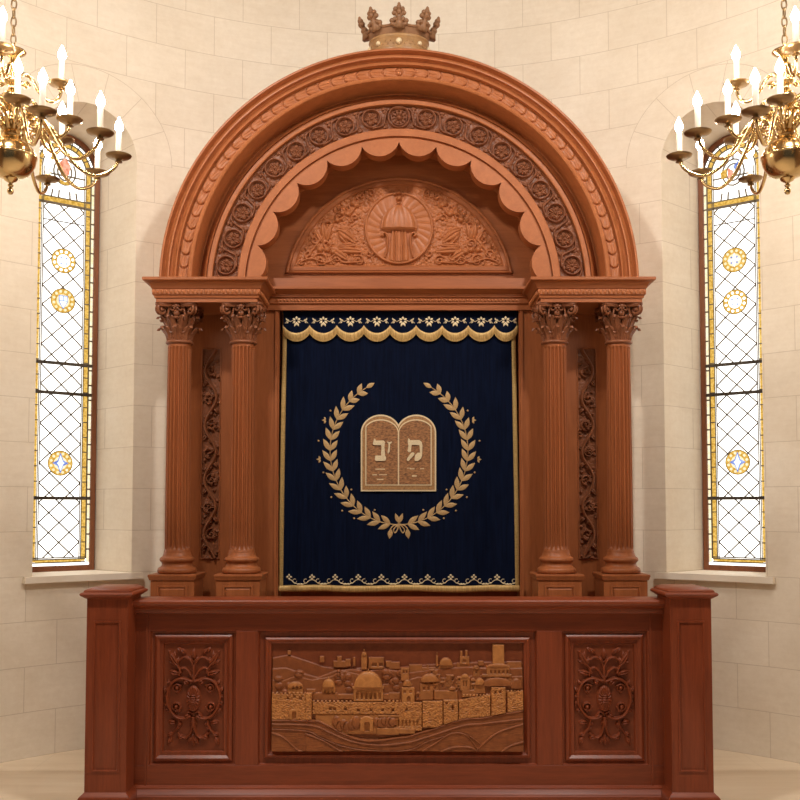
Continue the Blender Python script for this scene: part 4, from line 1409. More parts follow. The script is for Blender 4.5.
# tablets
def two_arch(xl, xr, mid, py_s, py_b, rx, ry, cl, cr):
    P = [(xl, py_b), (xl, py_s)]
    N = 26
    for i in range(1, 2 * N):
        a = pi - pi * i / (2 * N); x = cl + rx * cos(a)
        if x > mid: break
        P.append((x, py_s - ry * sin(a)))
    q = sqrt(max(1 - ((mid - cl) / rx) ** 2, 0)); P.append((mid, py_s - ry * q))
    M = [(2 * mid - x, y) for x, y in P[::-1]][1:]
    return P + M
YT = lambda x, z: YCU - .0135
def TX(pts, o0, o1, g=None):
    g = g or G()
    P = [(CX(x, y), CZ(y)) for x, y in pts]
    g.prism(P, YCU - .012 - o1, YCU - .012 - o0); return g
mid = 398.5
tb = mk('tablets_of_the_law', TX(two_arch(360.9, 436.1, mid, 433, 491.3, 19.9, 18.2, 380.8, 0), -.014, .004), M_PALET, cur, (CX(mid, 455), YCU, CZ(455)), 30, 'gold appliqued pair of round-topped tablets')
mk('tablet_border', TX(two_arch(362.4, 434.6, mid, 433, 489.8, 18.4, 16.7, 380.8, 0), .004, .006), M_TABB, tb, None, 30)
def one(xl, xr, c, rx, ry, sp, pb, flip):
    P = [(xl, pb), (xl, sp)]
    for i in range(1, 52):
        a = pi - pi * i / 52; x = c + rx * cos(a)
        if x < xl or x > xr: continue
        P.append((x, sp - ry * sin(a)))
    q = 1 - ((xr - c) / rx) ** 2
    P.append((xr, sp - ry * sqrt(max(q, 0)))); P.append((xr, pb))
    if flip: P = [(2 * mid - x, y) for x, y in P]
    return P
for fl in (False, True):
    mk('tablet_line', TX(one(365.4, mid, 380.9, 17.9, 13.9, 433.4, 485.6, fl), .006, .0105), M_PALET, tb, None, 30)
    mk('tablet_field', TX(one(366.5, 397.8, 381.0, 16.9, 12.8, 433.6, 484.5, fl), .0105, .012), M_TABF, tb, None, 30)
def lp(P): return [(355 + x / 9.195, 410 + y / 9.195) for x, y in P]
KAF = [(165, 318), (170, 290), (178, 265), (186, 268), (194, 284), (262, 282), (277, 296), (271, 340), (277, 420), (287, 442), (283, 462), (270, 470), (190, 470), (183, 455), (187, 421), (243, 421), (240, 400), (245, 342), (240, 325), (180, 325)]
ZAY = [(298, 288), (311, 298), (340, 292), (336, 308), (323, 313), (323, 345), (318, 385), (305, 404), (299, 390), (308, 345), (308, 312), (299, 304)]
MEM = [(488, 265), (497, 264), (507, 280), (590, 278), (613, 296), (619, 330), (616, 420), (606, 450), (575, 472), (550, 471), (547, 455), (553, 415), (576, 394), (597, 394), (592, 326), (523, 322), (517, 342), (514, 385), (496, 393), (483, 377), (491, 332), (484, 295)]
DIA = [(535, 390), (546, 399), (544, 415), (490, 473), (475, 465), (480, 445), (515, 396)]
for nm, S in (('hebrew_letter', KAF), ('hebrew_letter', ZAY), ('hebrew_letter', MEM), ('letter_stroke', DIA)):
    mk(nm, TX(lp(S), .0115, .020), M_PALET, tb, None, 30)
for x0, x1, y, h in ((375.5, 385, 468.8, .9), (377, 383.5, 479, 1.0), (372.5, 377, 474.5, .9), (379, 387, 474.5, .7), (412, 416.5, 475.3, 1.4), (410, 414.5, 468.5, .9), (420, 424, 468.5, .7), (407, 411, 468, .6)):
    mk('stitched_line', TX([(x0, y), (x1, y), (x1, y + h), (x0, y + h)], .0115, .0145), M_PALET, tb, None, None)

# ================================================================== PARAPET IN FRONT
YF = 5.87
par = thing('bimah_parapet', 'deep red mahogany parapet with carved panels and two square posts, standing before the ark', 'parapet', (0, YF, 0))
def bx(px, py=690): return PX(px, py, YF)
def bz(py): return PZ(py, YF)
xl, xr = bx(130), bx(668)
z_top = PZ(600, 5.80)
# framing boards
X0, X1 = bx(150, 700), bx(648, 700)          # openings: left, centre, right
OP = [(bx(149.8), bx(235.8)), (bx(258), bx(537)), (bx(562), bx(648))]
zo0, zo1 = bz(765.3), bz(631)
zr = bz(613)
def board(name, x0, x1, z0, z1, y0=YF, y1=YF + .05, mat=W_RAIL, parent=par, b=.002):
    g = G(); g.box(x0, x1, y0, y1, z0, z1, b); return mk(name, g, mat, parent, None, None)
board('upper_board', xl, xr, zo1, zr + .03, mat=W_RAILX)
board('lower_board', xl, xr, .02, zo0, mat=W_RAILX)
for a, b in ((xl, OP[0][0]), (OP[0][1], OP[1][0]), (OP[1][1], OP[2][0]), (OP[2][1], xr)):
    board('stile', a, b, zo0, zo1, y0=YF - .0005)
board('core_panel', xl, xr, .02, zr + .02, YF + .05, YF + .15)
# slim beads on end stiles
for px in (146.5, 651.5):
    g = G(); x = bx(px); g.box(x - .006, x + .006, YF - .006, YF + .002, .1, zr, .002); mk('stile_bead', g, W_RAIL, par, None, None)
# handrail
yb = 6.04
pr = [(zr - .004, -.0), (zr, .012), (bz(611.5), .016), (bz(609), .018), (bz(607.5), .030), (bz(606), .052), (bz(605) , .060)]
zt2 = z_top
for i in range(9):
    a = -pi / 2 + pi * i / 8; pr.append((zt2 - .019 + .019 * sin(a), .060 + .013 * cos(a)))
pr2 = [(YF - o, z) for z, o in pr]
xmould('handrail', xl, xr, pr2, W_RAILX, par, YF + .17, 40)
# base moulding
z1 = PZ(786, YF - .02)
bm_ = [(YF - .052, 0), (YF - .052, PZ(797, YF - .05)), (YF - .046, PZ(795.5, YF - .05)), (YF - .046, PZ(794.5, YF - .04)), (YF - .030, PZ(791, YF - .04)), (YF - .026, PZ(789.5, YF - .03)), (YF - .026, PZ(788.5, YF - .03)), (YF - .012, z1 - .006), (YF - .004, z1)]
xmould('base_moulding', xl, xr, bm_, W_RAILX, par, YF + .06, 30)

def framed(i, wide):
    x0, x1 = OP[i]
    s = .00584
    pf = [(0, YF + .0), (.003, YF + .014), (.006 * 1, YF + .018), (3.4 * s, YF + .022), (3.9 * s, YF + .012), (5.4 * s, YF + .006), (6.6 * s, YF + .003), (8.4 * s, YF + .012), (9.2 * s, YF + .016), (9.4 * s, YF + .020), (12.2 * s, YF + .020), (12.6 * s, YF + .026), (13.2 * s, YF + .034)]
    if wide: pf = [(0, YF), (.003, YF + .016), (.008, YF + .024), (6.2 * s, YF + .026), (6.9 * s, YF + .012), (8.4 * s, YF + .006), (9.6 * s, YF + .006), (10.8 * s, YF + .014), (12.6 * s, YF + .020), (12.9 * s, YF + .036)]
    g = G(); g.frame(x0, x1, zo0, zo1, pf)
    return mk('panel_frame', g, W_RAIL, par, ((x0 + x1) / 2, YF, (zo0 + zo1) / 2), None), pf[-1][0]

# carved foliage panels
def foliage(i):
    fr, ins = framed(i, False)
    x0, x1 = OP[i][0] + ins, OP[i][1] - ins; z0, z1_ = zo0 + ins, zo1 - ins
    W_, H_ = 72.0, 126.0
    # drawing frame: crop 457x800 at 6.35 per px; field from (22,46) to (425,765)
    R = Relief(-31.5, 31.5, -57, 57, 3.4)
    def c(x, y): return ((x - 228) / 6.0, (405 - y) / 6.15)
    for m in (1, -1):
        def cc(x, y):
            a, b = c(x, y); return (m * a, b)
        def ST(P, r, h, r1=None): R.stroke(curve([cc(*p) for p in P], 6), r * 1.2, h * 1.1, (r1 or r) * 1.2)
        def LF(xa, ya, xb, yb_, W, h):
            a, b = cc(xa, ya), cc(xb, yb_); W = W * 1.25; h = h * 1.15; R.leaf(a[0], a[1], atan2(b[1] - a[1], b[0] - a[0]), math.dist(a, b), W, h)
        ST([(215, 300), (150, 282), (95, 308), (62, 375), (66, 455), (108, 525), (160, 545), (205, 530)], 1.35, 2.8)
        ST([(224, 300), (226, 240), (222, 195), (198, 155), (165, 142), (140, 160)], 1.0, 2.4)
        ST([(218, 275), (195, 235), (165, 212), (140, 225), (135, 262)], 1.0, 2.3)
        ST([(146, 245), (128, 205), (95, 165), (72, 105)], 1.1, 2.5, .7)
        LF(130, 210, 60, 95, 2.6, 3.0); LF(110, 185, 60, 160, 1.8, 2.4); LF(120, 195, 130, 140, 1.7, 2.4); LF(100, 170, 105, 100, 1.8, 2.2)
        LF(140, 255, 62, 232, 2.4, 3.0); LF(150, 110, 120, 75, 2.0, 2.0); LF(175, 125, 140, 82, 1.8, 2.2)
        LF(200, 320, 158, 292, 2.4, 3.4); LF(222, 310, 250, 285, 1.6, 2.4)
        LF(62, 375, 38, 335, 1.6, 2.4); LF(64, 430, 36, 455, 1.6, 2.4); LF(75, 480, 45, 500, 1.6, 2.4); LF(80, 330, 62, 290, 1.6, 2.4); LF(62, 400, 36, 395, 1.4, 2.2)
        for (x, y, r) in ((122, 345, 24), (118, 468, 26)):
            a = cc(x, y); R.ring(a[0], a[1], r / 6.35, .8, 2.4); R.dome(a[0], a[1], 2.4, 2.8, 3.4)
            R.leaf(a[0], a[1] - 1, -pi / 2, 6, 2.0, 3.0)
        ST([(100, 330), (120, 318), (150, 330)], .8, 2.0); ST([(95, 480), (130, 500), (150, 470)], .8, 2.0)
        LF(210, 515, 165, 545, 2.2, 3.2); ST([(185, 515), (200, 500), (222, 508)], .9, 2.6)
        ST([(225, 540), (222, 600), (205, 650), (180, 670), (150, 660), (135, 640)], 1.1, 2.6)
        LF(170, 660, 125, 675, 2.4, 3.2); LF(145, 600, 138, 560, 2.0, 2.8)
        ST([(138, 555), (128, 600), (100, 640), (72, 700)], 1.0, 2.4, .7)
        LF(120, 572, 64, 565, 2.4, 3.0); LF(100, 640, 62, 655, 1.8, 2.6); LF(90, 660, 65, 722, 2.2, 2.8); LF(118, 615, 150, 590, 1.6, 2.4)
        LF(215, 660, 195, 715, 1.8, 2.4); LF(230, 555, 250, 590, 1.2, 2.0)
    a, b = c(228, 160), c(228, 80); R.leaf(a[0], a[1], pi / 2, 13, 2.4, 3.2)
    R.leaf(0, c(0, 190)[1], pi / 2 + .5, 10, 1.6, 2.5); R.leaf(0, c(0, 190)[1], pi / 2 - .5, 10, 1.6, 2.5)
    R.leaf(0, c(0, 640)[1], -pi / 2, 15, 2.2, 3.0)
    # beaded oval boss
    X, Z = np.meshgrid(R.xs, R.zs, indexing='ij'); oz = c(228, 412)[1]
    q = np.sqrt((X / 7.6) ** 2 + ((Z - oz) / 13.8) ** 2); an = np.arctan2((Z - oz) / 13.8, X / 7.6)
    boss = 2.6 + 1.2 * np.sqrt(np.clip(1 - q * q, 0, 1)) + .9 * np.abs(np.sin(an * 9)) * (q > .42) * (q < .9)
    boss = np.where((q < .42), 3.6 + .9 * np.sqrt(np.clip(1 - (X / 2.6) ** 2, 0, 1)) + .35 * np.cos(Z * 2.6), boss)
    R.H = np.where(q < 1, boss, R.H)
    cx = (x0 + x1) / 2; cz = (z0 + z1_) / 2; sx = (x1 - x0) / 63.0; sz = (z1_ - z0) / 114.0
    g = R.mesh(lambda X, Z, H: (cx + X * sx, YF + .034 - H * .0085, cz + Z * sz))
    mk('foliage_carving', g, W_RCARV, fr, (cx, YF, cz), 180, 'carved symmetrical leaf scrolls about an oval boss')
foliage(0); foliage(2)

# cityscape relief
fr, ins = framed(1, True)
x0, x1 = OP[1][0] + ins, OP[1][1] - ins; z0, z1_ = zo0 + ins, zo1 - ins
R = Relief(270.6, 527.0, -752.3, -642.3, 2.7)
def A(x, y): return (250 + x / 5.333, -(620 + y / 5.333))
def B(x, y): return (390 + x / 5.333, -(620 + y / 5.333))
def box(f, xa, ya, xb, yb_, h, c=.5, bev=.5):
    a, b = f(xa, yb_), f(xb, ya); R.paint(a[0], b[0], a[1], b[1], h, c, bev)
def hole(f, xa, ya, xb, yb_, d=1.2, arch=False):
    a, b = f(xa, yb_), f(xb, ya); w = R.win(a[0], b[0], a[1], b[1])
    if w is None: return
    sl, X, Z = w
    if arch:
        cx = (a[0] + b[0]) / 2; r = (b[0] - a[0]) / 2; zc = b[1] - r
        m = (Z < zc) | (np.hypot(X - cx, Z - zc) < r)
    else: m = np.ones_like(X, bool)
    R.H[sl] = np.where(m, R.H[sl] - d, R.H[sl])
def dome(f, x, y, rx, rz, base, h, c=.8):
    a = f(x, y); R.dome(a[0], a[1], rx / 5.333, rz / 5.333, h, paint=base, c=c, upper=True)
def crenel(f, xa, xb, y, h, c=1.0, st=22):
    x = xa
    while x < xb:
        box(f, x, y - 10, min(x + st * .55, xb), y + 3, h, c, .3); x += st
def hill(pts, h, c, bev=1.6): R.terrain(pts, h, c, bev)
xs_l, xs_r = 270.6, 527.0
hill([(270, -657.5), (287.5, -654), (306, -660), (325, -666.5), (348, -669), (372, -666), (400, -667), (430, -664), (470, -662), (500, -661), (528, -662)], 1.2, .15)
# skyline
for f, a in ((A, (370, 190, 395, 222, 2.2)), (A, (465, 190, 490, 250, 2.0)), (A, (445, 215, 520, 250, 2.2)), (A, (510, 205, 540, 245, 2.4)), (A, (552, 195, 566, 245, 2.2)), (A, (730, 215, 760, 250, 2.0)), (A, (195, 158, 214, 182, 2.0)),
             (B, (0, 220, 60, 260, 1.8)), (B, (110, 235, 180, 290, 2.0)), (B, (205, 235, 215, 260, 2.0)), (B, (485, 215, 515, 240, 2.2)), (B, (640, 218, 720, 300, 1.9)), (B, (180, 250, 360, 275, 2.2)), (B, (370, 225, 440, 290, 2.0))):
    box(f, *a, .45)
box(A, 596, 185, 628, 262, 3.0, .7); dome(A, 612, 186, 15, 22, 2.6, 1.2, .7); box(A, 609, 150, 614, 168, 2.6, .7, .2)
box(A, 636, 195, 720, 258, 2.8, .5); hole(A, 655, 225, 680, 245); hole(A, 692, 225, 715, 245)
box(B, 255, 185, 268, 245, 2.8, .6, .3); box(B, 259, 168, 264, 186, 2.6, .6, .2)
box(B, 272, 235, 348, 262, 2.6, .6); dome(B, 310, 236, 36, 40, 2.6, 2.0, .7)
box(B, 385, 190, 437, 232, 3.0, .6); box(B, 388, 160, 400, 192, 2.8, .6, .3); box(B, 415, 155, 427, 192, 2.8, .6, .3); hole(B, 400, 205, 420, 225, 1, True)
box(B, 563, 120, 627, 232, 3.0, .95, .5)
# middle slopes and houses
hill([(270, -668), (285, -667), (300, -672), (318, -677), (336, -670), (350, -668.5), (368, -670), (384, -668), (410, -672), (440, -668), (470, -666), (500, -668), (528, -667)], 2.6, .2)
hill([(270, -679), (282, -680), (296, -675), (312, -679), (330, -676), (345, -670), (362, -674), (378, -684), (400, -682), (420, -676), (450, -678), (480, -674), (505, -676), (528, -675)], 3.2, .25)
rs = random.Random(21)
for j in range(26):      # tree clumps
    x = rs.choice([rs.uniform(274, 300), rs.uniform(336, 356), rs.uniform(384, 404)]); y = rs.uniform(672, 692)
    R.dome(x, -y, rs.uniform(2, 4.5), rs.uniform(2, 4), 1.8, paint=3.0, c=.2)
for j in range(44):      # crowded houses on the right
    x = rs.uniform(402, 522); y = rs.uniform(668, 694); w_ = rs.uniform(4, 9); h_ = rs.uniform(5, 10)
    R.paint(x - w_ / 2, x + w_ / 2, -(y + h_), -y, 3.4 + (y - 668) * .045, rs.uniform(.25, .6), .9)
    if rs.random() < .5: R.dome(x, -y, w_ * .42, w_ * .42, 1.2, paint=3.2 + (y - 668) * .04, c=.5, upper=True)
    if rs.random() < .8:
        q = R.win(x - 1, x + .4, -(y + 4), -(y + 2))
        if q: R.H[q[0]] -= 1.2
box(B, 65, 250, 110, 320, 4.2, .6); hole(B, 78, 265, 86, 280); hole(B, 92, 265, 100, 280)
dome(B, 100, 350, 24, 34, 4.4, 1.2, .7)
box(B, 180, 300, 262, 330, 4.0, .5); dome(B, 220, 325, 48, 42, 4.2, 2.0, .6); box(B, 168, 335, 240, 425, 4.6, .5); hole(B, 185, 350, 200, 372, 1, True); hole(B, 208, 350, 222, 372, 1, True)
box(B, 245, 372, 372, 425, 4.8, .55, 1.6); box(B, 385, 300, 440, 372, 4.6, .6); hole(B, 402, 320, 408, 350); hole(B, 415, 320, 421, 350); dome(B, 412, 302, 20, 18, 4.3, .8)
box(B, 395, 370, 485, 410, 4.8, .5, 1.4); box(B, 462, 340, 522, 390, 4.6, .55); dome(B, 492, 342, 27, 36, 4.5, 1.8, .8)
box(B, 505, 285, 665, 300, 4.4, .6); box(B, 530, 240, 655, 288, 4.0, .6); dome(B, 592, 244, 58, 16, 3.8, 1.0, .6)
for k in range(5): hole(B, 548 + k * 22, 262, 560 + k * 22, 284, 1.2)
dome(B, 585, 350, 80, 48, 4.4, 1.6, .35); dome(B, 690, 360, 30, 50, 4.2, 1.6, .3)
# left buildings
box(A, 200, 352, 282, 392, 4.6, .8); dome(A, 241, 355, 42, 30, 4.6, 1.6, .7)
for x in (225, 246, 264): hole(A, x, 348, x + 10, 362)
box(A, 388, 352, 456, 412, 4.8, .85); dome(A, 420, 352, 34, 42, 4.8, 2.2, .95); box(A, 418, 300, 423, 312, 4.6, .9, .2)
for x in (396, 415, 436): hole(A, x, 372, x + 10, 402, 1.4, True)
box(A, 470, 392, 560, 425, 4.2, .4, 1.5); box(A, 300, 365, 350, 395, 4.2, .4, 1.2); box(A, 335, 385, 470, 430, 4.0, .35, 2.0)
# the great domed hall
box(A, 556, 352, 716, 432, 5.2, .85); box(A, 550, 350, 720, 364, 5.6, .85, .3)
for k in range(6): hole(A, 570 + k * 24, 382, 583 + k * 24, 420, 1.6, True)
dome(A, 635, 352, 76, 84, 5.2, 3.6, .95); box(A, 632, 258, 638, 274, 5.2, .9, .2)
box(A, 716, 390, 800, 425, 4.4, .4, 1.6)
# houses behind the wall, near the centre
box(B, 0, 385, 60, 425, 4.4, .45, 1.5); box(B, 70, 355, 138, 440, 5.4, .9); hole(B, 80, 368, 92, 386, 1.2, True); hole(B, 112, 368, 124, 386, 1.2, True); hole(B, 98, 402, 118, 435, 1.6, True)
# city wall
box(A, 112, 392, 330, 532, 5.8, 1.0); box(A, 298, 385, 330, 530, 6.6, 1.0); crenel(A, 115, 296, 392, 6.0)
box(A, 335, 436, 800, 500, 5.6, 1.0); crenel(A, 335, 556, 436, 5.8); crenel(A, 720, 800, 436, 5.8)
box(B, 0, 436, 178, 590, 5.6, 1.0); crenel(B, 0, 64, 434, 5.8, st=20)
box(B, 182, 428, 290, 572, 6.2, 1.0); box(B, 294, 422, 374, 556, 6.6, 1.0)
for a in (B(376, 405), ): pass
R.terrain([(390 + 378 / 5.333, -(620 + 425 / 5.333)), (390 + 430 / 5.333, -(620 + 412 / 5.333)), (390 + 548 / 5.333, -(620 + 395 / 5.333))], 5.9, 1.0, .5)
crenel(B, 400, 548, 403, 6.0, st=18)
box(B, 553, 352, 630, 520, 6.8, 1.0)
R.terrain([(390 + 640 / 5.333, -(620 + 382 / 5.333)), (527.2, -(620 + 372 / 5.333))], 5.9, 1.0, .5)
crenel(B, 640, 728, 380, 6.0, st=18)
# lower walls
box(A, 350, 500, 800, 610, 5.0, .7, 1.2); box(A, 690, 505, 800, 515, 5.6, .9, .3)
for k in range(9): hole(A, 700 + k * 0, 520, 0, 0) if False else None
for k in range(8):
    hole(B, 8 + k * 20, 530, 20 + k * 20, 568, 1.4, True)
for j in range(15):
    x = 336 + j * 4.2 + rs.uniform(-1.5, 1.5)
    if 360 < x < 376: continue
    R.dome(x, -(724 + rs.uniform(-3, 3)), rs.uniform(3, 5), rs.uniform(4, 7), 1.8, paint=5.0, c=.3)
for a, b in ((220, 225), (235, 400)): pass
for x, y in ((200, 412), (236, 405), (268, 415), (430, 472), (452, 472), (512, 472), (582, 478), (650, 478), (712, 478), (768, 478)): hole(A, x - 6, y - 8, x + 8, y + 8, 1.8)
for x, y in ((20, 478), (96, 476), (345, 455), (345, 470), (575, 378), (602, 378), (310, 440)): hole(B, x - 6, y - 8, x + 6, y + 8, 1.8)
# gates
box(A, 592, 520, 662, 592, 6.6, .9); dome(A, 627, 545, 38, 34, 5.8, .9, .9); hole(A, 614, 540, 644, 592, 2.6, True)
box(A, 212, 490, 258, 532, 6.6, .95); dome(A, 235, 492, 24, 20, 6.0, .6, .95); hole(A, 224, 482, 248, 532, 2.4, True)
box(A, 682, 575, 800, 612, 6.0, .7); box(B, 0, 578, 142, 606, 6.0, .7)
# masonry texture on the pale walls
r_ = np.random.RandomState(4)
nzs = smooth_noise(R.nx, R.nz, 3.4, 2.6, 31)
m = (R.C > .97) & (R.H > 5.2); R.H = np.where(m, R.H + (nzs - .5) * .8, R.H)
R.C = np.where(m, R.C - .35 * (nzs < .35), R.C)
# rolling foreground hills
def gh(pts, h, c=.22, bev=1.6):
    P = curve([A(*p) for p in pts], 6); P = [P[0]] + [b for a, b in zip(P[:-1], P[1:]) if b[0] > a[0]]
    R.terrain(P, h, c, bev)
    R.stroke([(x, z - 1.0) for x, z in P], 1.25, h + .9)
gh([(100, 528), (340, 532), (400, 548), (520, 610), (640, 640), (800, 622), (846, 618), (900, 600), (990, 575), (1140, 525), (1250, 516), (1380, 492), (1480, 475)], 5.6)
gh([(100, 548), (330, 556), (420, 590), (540, 640), (690, 662), (846, 648), (930, 625), (1010, 600), (1150, 556), (1260, 545), (1480, 520)], 6.1)
gh([(100, 575), (300, 585), (380, 622), (500, 668), (640, 690), (846, 690), (960, 640), (1060, 612), (1150, 600), (1220, 640), (1280, 700)], 5.8)
gh([(100, 590), (180, 620), (260, 690), (330, 705)], 6.6)
gh([(300, 600), (400, 640), (480, 690), (560, 706), (700, 712)], 6.4)
gh([(900, 712), (1000, 650), (1080, 600), (1160, 606), (1230, 690), (1250, 712)], 6.2)
gh([(1000, 712), (1040, 690), (1100, 672), (1180, 672), (1220, 690), (1240, 712)], 6.8)
gh([(1200, 712), (1260, 650), (1340, 590), (1480, 545)], 6.6)
gh([(1330, 712), (1400, 665), (1480, 640)], 7.2)
R.H = np.where((R.H > 5.0) & (R.C < .3), R.H + .3 * (smooth_noise(R.nx, R.nz, 14, 3, 9) - .5), R.H)
cx = (x0 + x1) / 2; cz = (z0 + z1_) / 2
sx = (x1 - x0) / (R.x1 - R.x0); sz = (z1_ - z0) / (R.z1 - R.z0); mx_, mz_ = (R.x0 + R.x1) / 2, (R.z0 + R.z1) / 2
R.H[:3] = R.H[-3:] = 0; R.H[:, :3] = 0; R.H[:, -3:] = 0
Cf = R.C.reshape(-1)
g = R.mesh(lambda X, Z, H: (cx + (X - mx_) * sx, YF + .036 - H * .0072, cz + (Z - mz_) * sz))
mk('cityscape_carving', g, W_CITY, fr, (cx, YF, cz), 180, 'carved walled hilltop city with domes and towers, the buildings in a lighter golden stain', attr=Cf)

# posts
def post(sd):
    yf = 5.70
    d = lambda py: DS(py, yf)
    cx = sd * (292.7 * d(690)); hw = 20.6 * d(690)
    zc = PZ(597, yf)
    yb_ = yf + 2 * hw + .05
    g = G(); g.box(cx - hw, cx + hw, yf, yb_, .0, zc, .003)
    p = mk('post', g, W_RAIL, par, (cx, yf + hw, 0), None)
    zt_ = PZ(588.6, yf)
    o = .0
    g = G(); g.loft([(zc - .010, .002), (zc - .006, .010), (zc + .002, .020), (zc + .008, .030), (zc + .016, .034), (zc + .022, .031), (zc + .026, .024), (zc + .029, .016), (zc + .033, .016), (zc + .040, .010), (zc + .046, -.004), (zc + .051, -.016), (zc + .053, -.022)], cx - hw, cx + hw, yf, yb_, back=True)
    mk('post_cap', g, W_RAILX, p, None, 40)
    g = G(); w = 13.2 * d(690)
    g.frame(cx - w, cx + w, PZ(771.5, yf), PZ(621.5, yf), [(-.004, yf), (-.003, yf - .006), (.006, yf - .008), (.010, yf + .0005), (.016, yf + .0005), (.030, yf - .006)], fill=True)
    mk('raised_panel', g, W_RAIL, p, None, 30)
    g = G(); zb = PZ(793, yf - .01)
    g.loft([(0, .030), (zb - .035, .030), (zb - .026, .026), (zb - .020, .022), (zb - .010, .010), (zb - .002, .003), (zb, .001)], cx - hw, cx + hw, yf, yb_, back=True)
    mk('post_base', g, W_RAILX, p, None, 30)
post(-1); post(1)

# ================================================================== CHANDELIERS
CHY = 5.0
def chandelier(sd, label):
    cx = sd * 387 * DS(110, CHY)
    c = thing('brass_chandelier', label, 'chandelier', (cx, CHY, 3.483), group='pair of brass chandeliers')
    def L(name, prof, mat=M_BRASS, parent=c, seg=32, z=3.483, sm=60, lab=None, rf=None):
        g = G(); g.lathe(prof, (cx, CHY, z), seg, rf); return mk(name, g, mat, parent, (cx, CHY, z), sm, lab)
    L('globe', [(.004, -.104), (.03, -.103), (.06, -.094), (.085, -.078), (.105, -.055), (.118, -.028), (.124, .0), (.124, .006), (.127, .008), (.127, .014), (.122, .018), (.118, .032), (.106, .056), (.086, .078), (.06, .093), (.035, .102), (.01, .104)], seg=48)
    L('finial', [(.004, -.185), (.010, -.183), (.016, -.172), (.016, -.162), (.010, -.152), (.006, -.148), (.013, -.143), (.015, -.136), (.008, -.130), (.012, -.124), (.030, -.114), (.036, -.104), (.030, -.097)], seg=24)
    L('stem', [(.03, .10), (.045, .106), (.050, .118), (.040, .128), (.024, .136), (.020, .150), (.030, .165), (.046, .178), (.050, .190), (.044, .202), (.028, .212), (.020, .225), (.018, .250), (.028, .268), (.045, .285), (.055, .305), (.052, .325), (.036, .342), (.022, .352), (.018, .368), (.030, .380), (.052, .390), (.054, .398), (.034, .408), (.022, .42), (.020, .44), (.034, .455), (.040, .470), (.032, .486), (.018, .496), (.014, .52), (.030, .532), (.056, .548), (.064, .556), (.062, .561), (.030, .560), (.014, .566), (.012, .585), (.005, .60)], seg=32)
    def arm(path, name, scr=None):
        g = G(); path = [(r * 1.012, z + .033) for r, z in path]; P = curve(path, 7)
        g.tube([(cx + r, CHY, z) for r, z in P], [.0115 - .003 * (i / len(P)) for i in range(len(P))], 8)
        if scr: 
            for (r, z, q) in [(r, z + .033, q) for r, z, q in scr]:
                S = [(cx + r + q * (1 - .8 * t) * cos(5.5 * 2 * t), CHY, z + q * (1 - .8 * t) * sin(5.5 * 2 * t)) for t in np.linspace(0, 1, 16)]
                g.tube(S, .006, 6)
        a = mk(name, g, M_BRASS, c, (cx, CHY, 3.45), 60)
        r, z = path[-1]
        g = G(); g.lathe([(.012, -.030), (.020, -.026), (.012, -.016), (.020, -.008), (.050, -.004), (.064, .004), (.067, .010), (.064, .011), (.045, .004), (.018, .004), (.016, .020), (.019, .026), (.017, .030), (.005, .030)], (cx + r, CHY, z), 24)
        mk('drip_pan', g, M_BRASSD, a, (cx + r, CHY, z), 60)
        g = G(); g.lathe([(.0135, .028), (.0145, .034), (.0145, .128), (.012, .134), (.004, .136)], (cx + r, CHY, z), 16)
        mk('candle', g, M_CANDLE, a, (cx + r, CHY, z), 60)
        g = G(); g.lathe([(.006, .134), (.015, .142), (.0215, .156), (.0205, .172), (.013, .190), (.006, .205), (.001, .216)], (cx + r, CHY, z), 12)
        mk('flame_bulb', g, M_BULB, a, (cx + r, CHY, z), 180)
        return a
    def spread(a, angs):
        for i, an in enumerate(angs):
            o = a if i == 0 else copy_tree(a, c)
            o.rotation_euler = (0, 0, radians(an) if sd < 0 else radians(180 - an))
    A1 = arm([(.035, 3.60), (.08, 3.65), (.14, 3.665), (.20, 3.62), (.255, 3.53), (.31, 3.45), (.39, 3.405), (.46, 3.425), (.505, 3.465), (.52, 3.515)], 'lower_arm', [(.13, 3.60, .035)])
    spread(A1, [-18 + 36 * k for k in range(10)])
    A2 = arm([(.02, 3.70), (.06, 3.745), (.11, 3.74), (.155, 3.66), (.20, 3.575), (.255, 3.555), (.29, 3.59), (.30, 3.635)], 'middle_arm', [(.09, 3.68, .03)])
    spread(A2, [-64 + 60 * k for k in range(6)])
    A3 = arm([(.02, 3.86), (.05, 3.90), (.09, 3.895), (.13, 3.84), (.18, 3.80), (.22, 3.81), (.245, 3.85), (.25, 3.90)], 'upper_arm', [(.07, 3.85, .02)])
    spread(A3, [40 + 120 * k for k in range(3)])
    # chain up to the ceiling
    g = G(); z = 4.078; k = 0
    while z < CEIL - .12:
        P = []
        for i in range(15):
            a = 2 * pi * i / 14; u, w = .013 * cos(a), .028 * sin(a)
            P.append((cx + (u if k % 2 == 0 else 0), CHY + (0 if k % 2 == 0 else u), z + .024 + w))
        g.tube(P, .0042, 6, cap=False); z += .046; k += 1
    mk('chain', g, M_BRASSD, c, (cx, CHY, 4.05), 180)
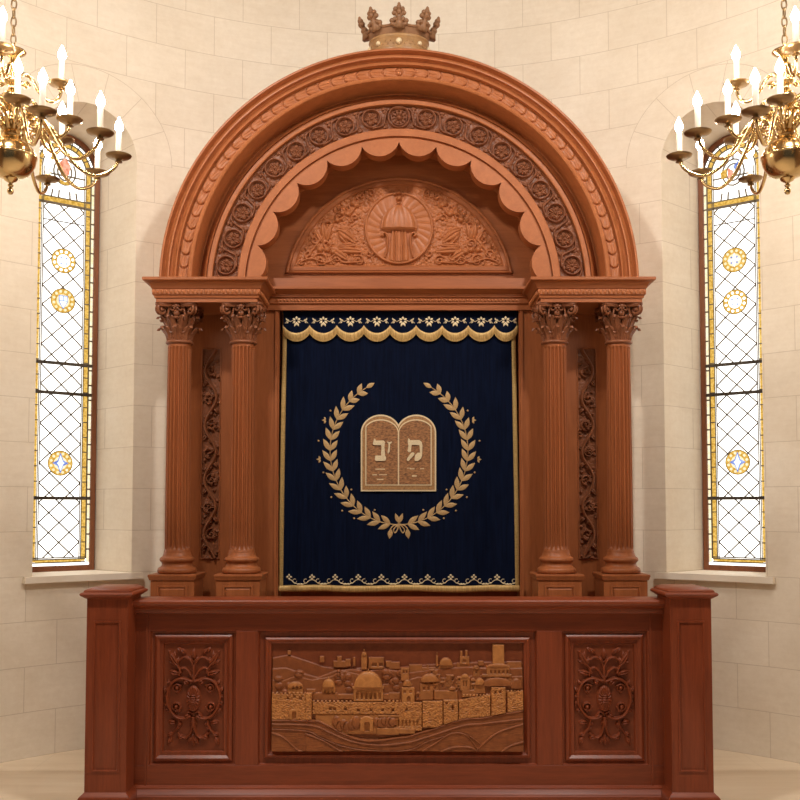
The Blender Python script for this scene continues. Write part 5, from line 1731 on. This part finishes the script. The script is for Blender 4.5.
    g = G(); g.lathe([(.01, 0), (.03, .01), (.07, .05), (.09, .07), (.09, .085)], (cx, CHY, CEIL - .09), 32); g.tube([(cx, CHY, z - .01), (cx, CHY, CEIL - .07)], .006, 6)
    mk('ceiling_rose', g, M_BRASS, c, (cx, CHY, CEIL - .09), 60)
chandelier(-1, 'polished brass chandelier hanging before the left stained glass window')
chandelier(1, 'polished brass chandelier hanging before the right stained glass window')

# ================================================================== LIGHT, CAMERA
def area(name, loc, rot, sx, sy, power, col):
    l = bpy.data.lights.new(name, 'AREA'); l.shape = 'RECTANGLE'; l.size = sx; l.size_y = sy
    l.energy = power; l.color = col
    o = bpy.data.objects.new(name, l); COL.objects.link(o); o.location = loc; o.rotation_euler = rot
    return o
# ceiling luminaires of the hall in front of the apse
area('hall_ceiling_light', (-1.9, 3.3, CEIL - .05), (radians(26), 0, radians(-8)), 0.5, 0.4, 185, (1.0, .945, .87))
area('hall_ceiling_light', (1.9, 3.3, CEIL - .05), (radians(26), 0, radians(8)), 0.5, 0.4, 185, (1.0, .945, .87))
area('added_nave_fill', (0, -1.5, CEIL - .3), (radians(38), 0, 0), 4.5, 1.5, 12, (1.0, .88, .74))  # added fill lamp behind the camera, unseen, no known fitting

w = bpy.data.worlds.new('World'); scn.world = w; w.use_nodes = True
w.node_tree.nodes['Background'].inputs[0].default_value = (1.0, .93, .84, 1)
w.node_tree.nodes['Background'].inputs[1].default_value = 0.04

cd = bpy.data.cameras.new('camera'); cam = bpy.data.objects.new('camera', cd); COL.objects.link(cam)
cam.location = (0, 0, EYE); cam.rotation_euler = (pi / 2 + TH, 0, 0)
cd.sensor_width = 36.0; cd.lens = 45.0
cd.shift_x = 1 / 800.0; cd.shift_y = 61 / 800.0
cd.clip_start = 0.05; cd.clip_end = 60
scn.camera = cam
scn.view_settings.view_transform = 'Standard'
scn.view_settings.look = 'None'
scn.view_settings.exposure = 0.20
scn.view_settings.gamma = 1.0
scn.view_settings.use_curve_mapping = False
scn.cycles.max_bounces = 8
scn.cycles.use_light_tree = True
scn.cycles.sample_clamp_indirect = 6.0
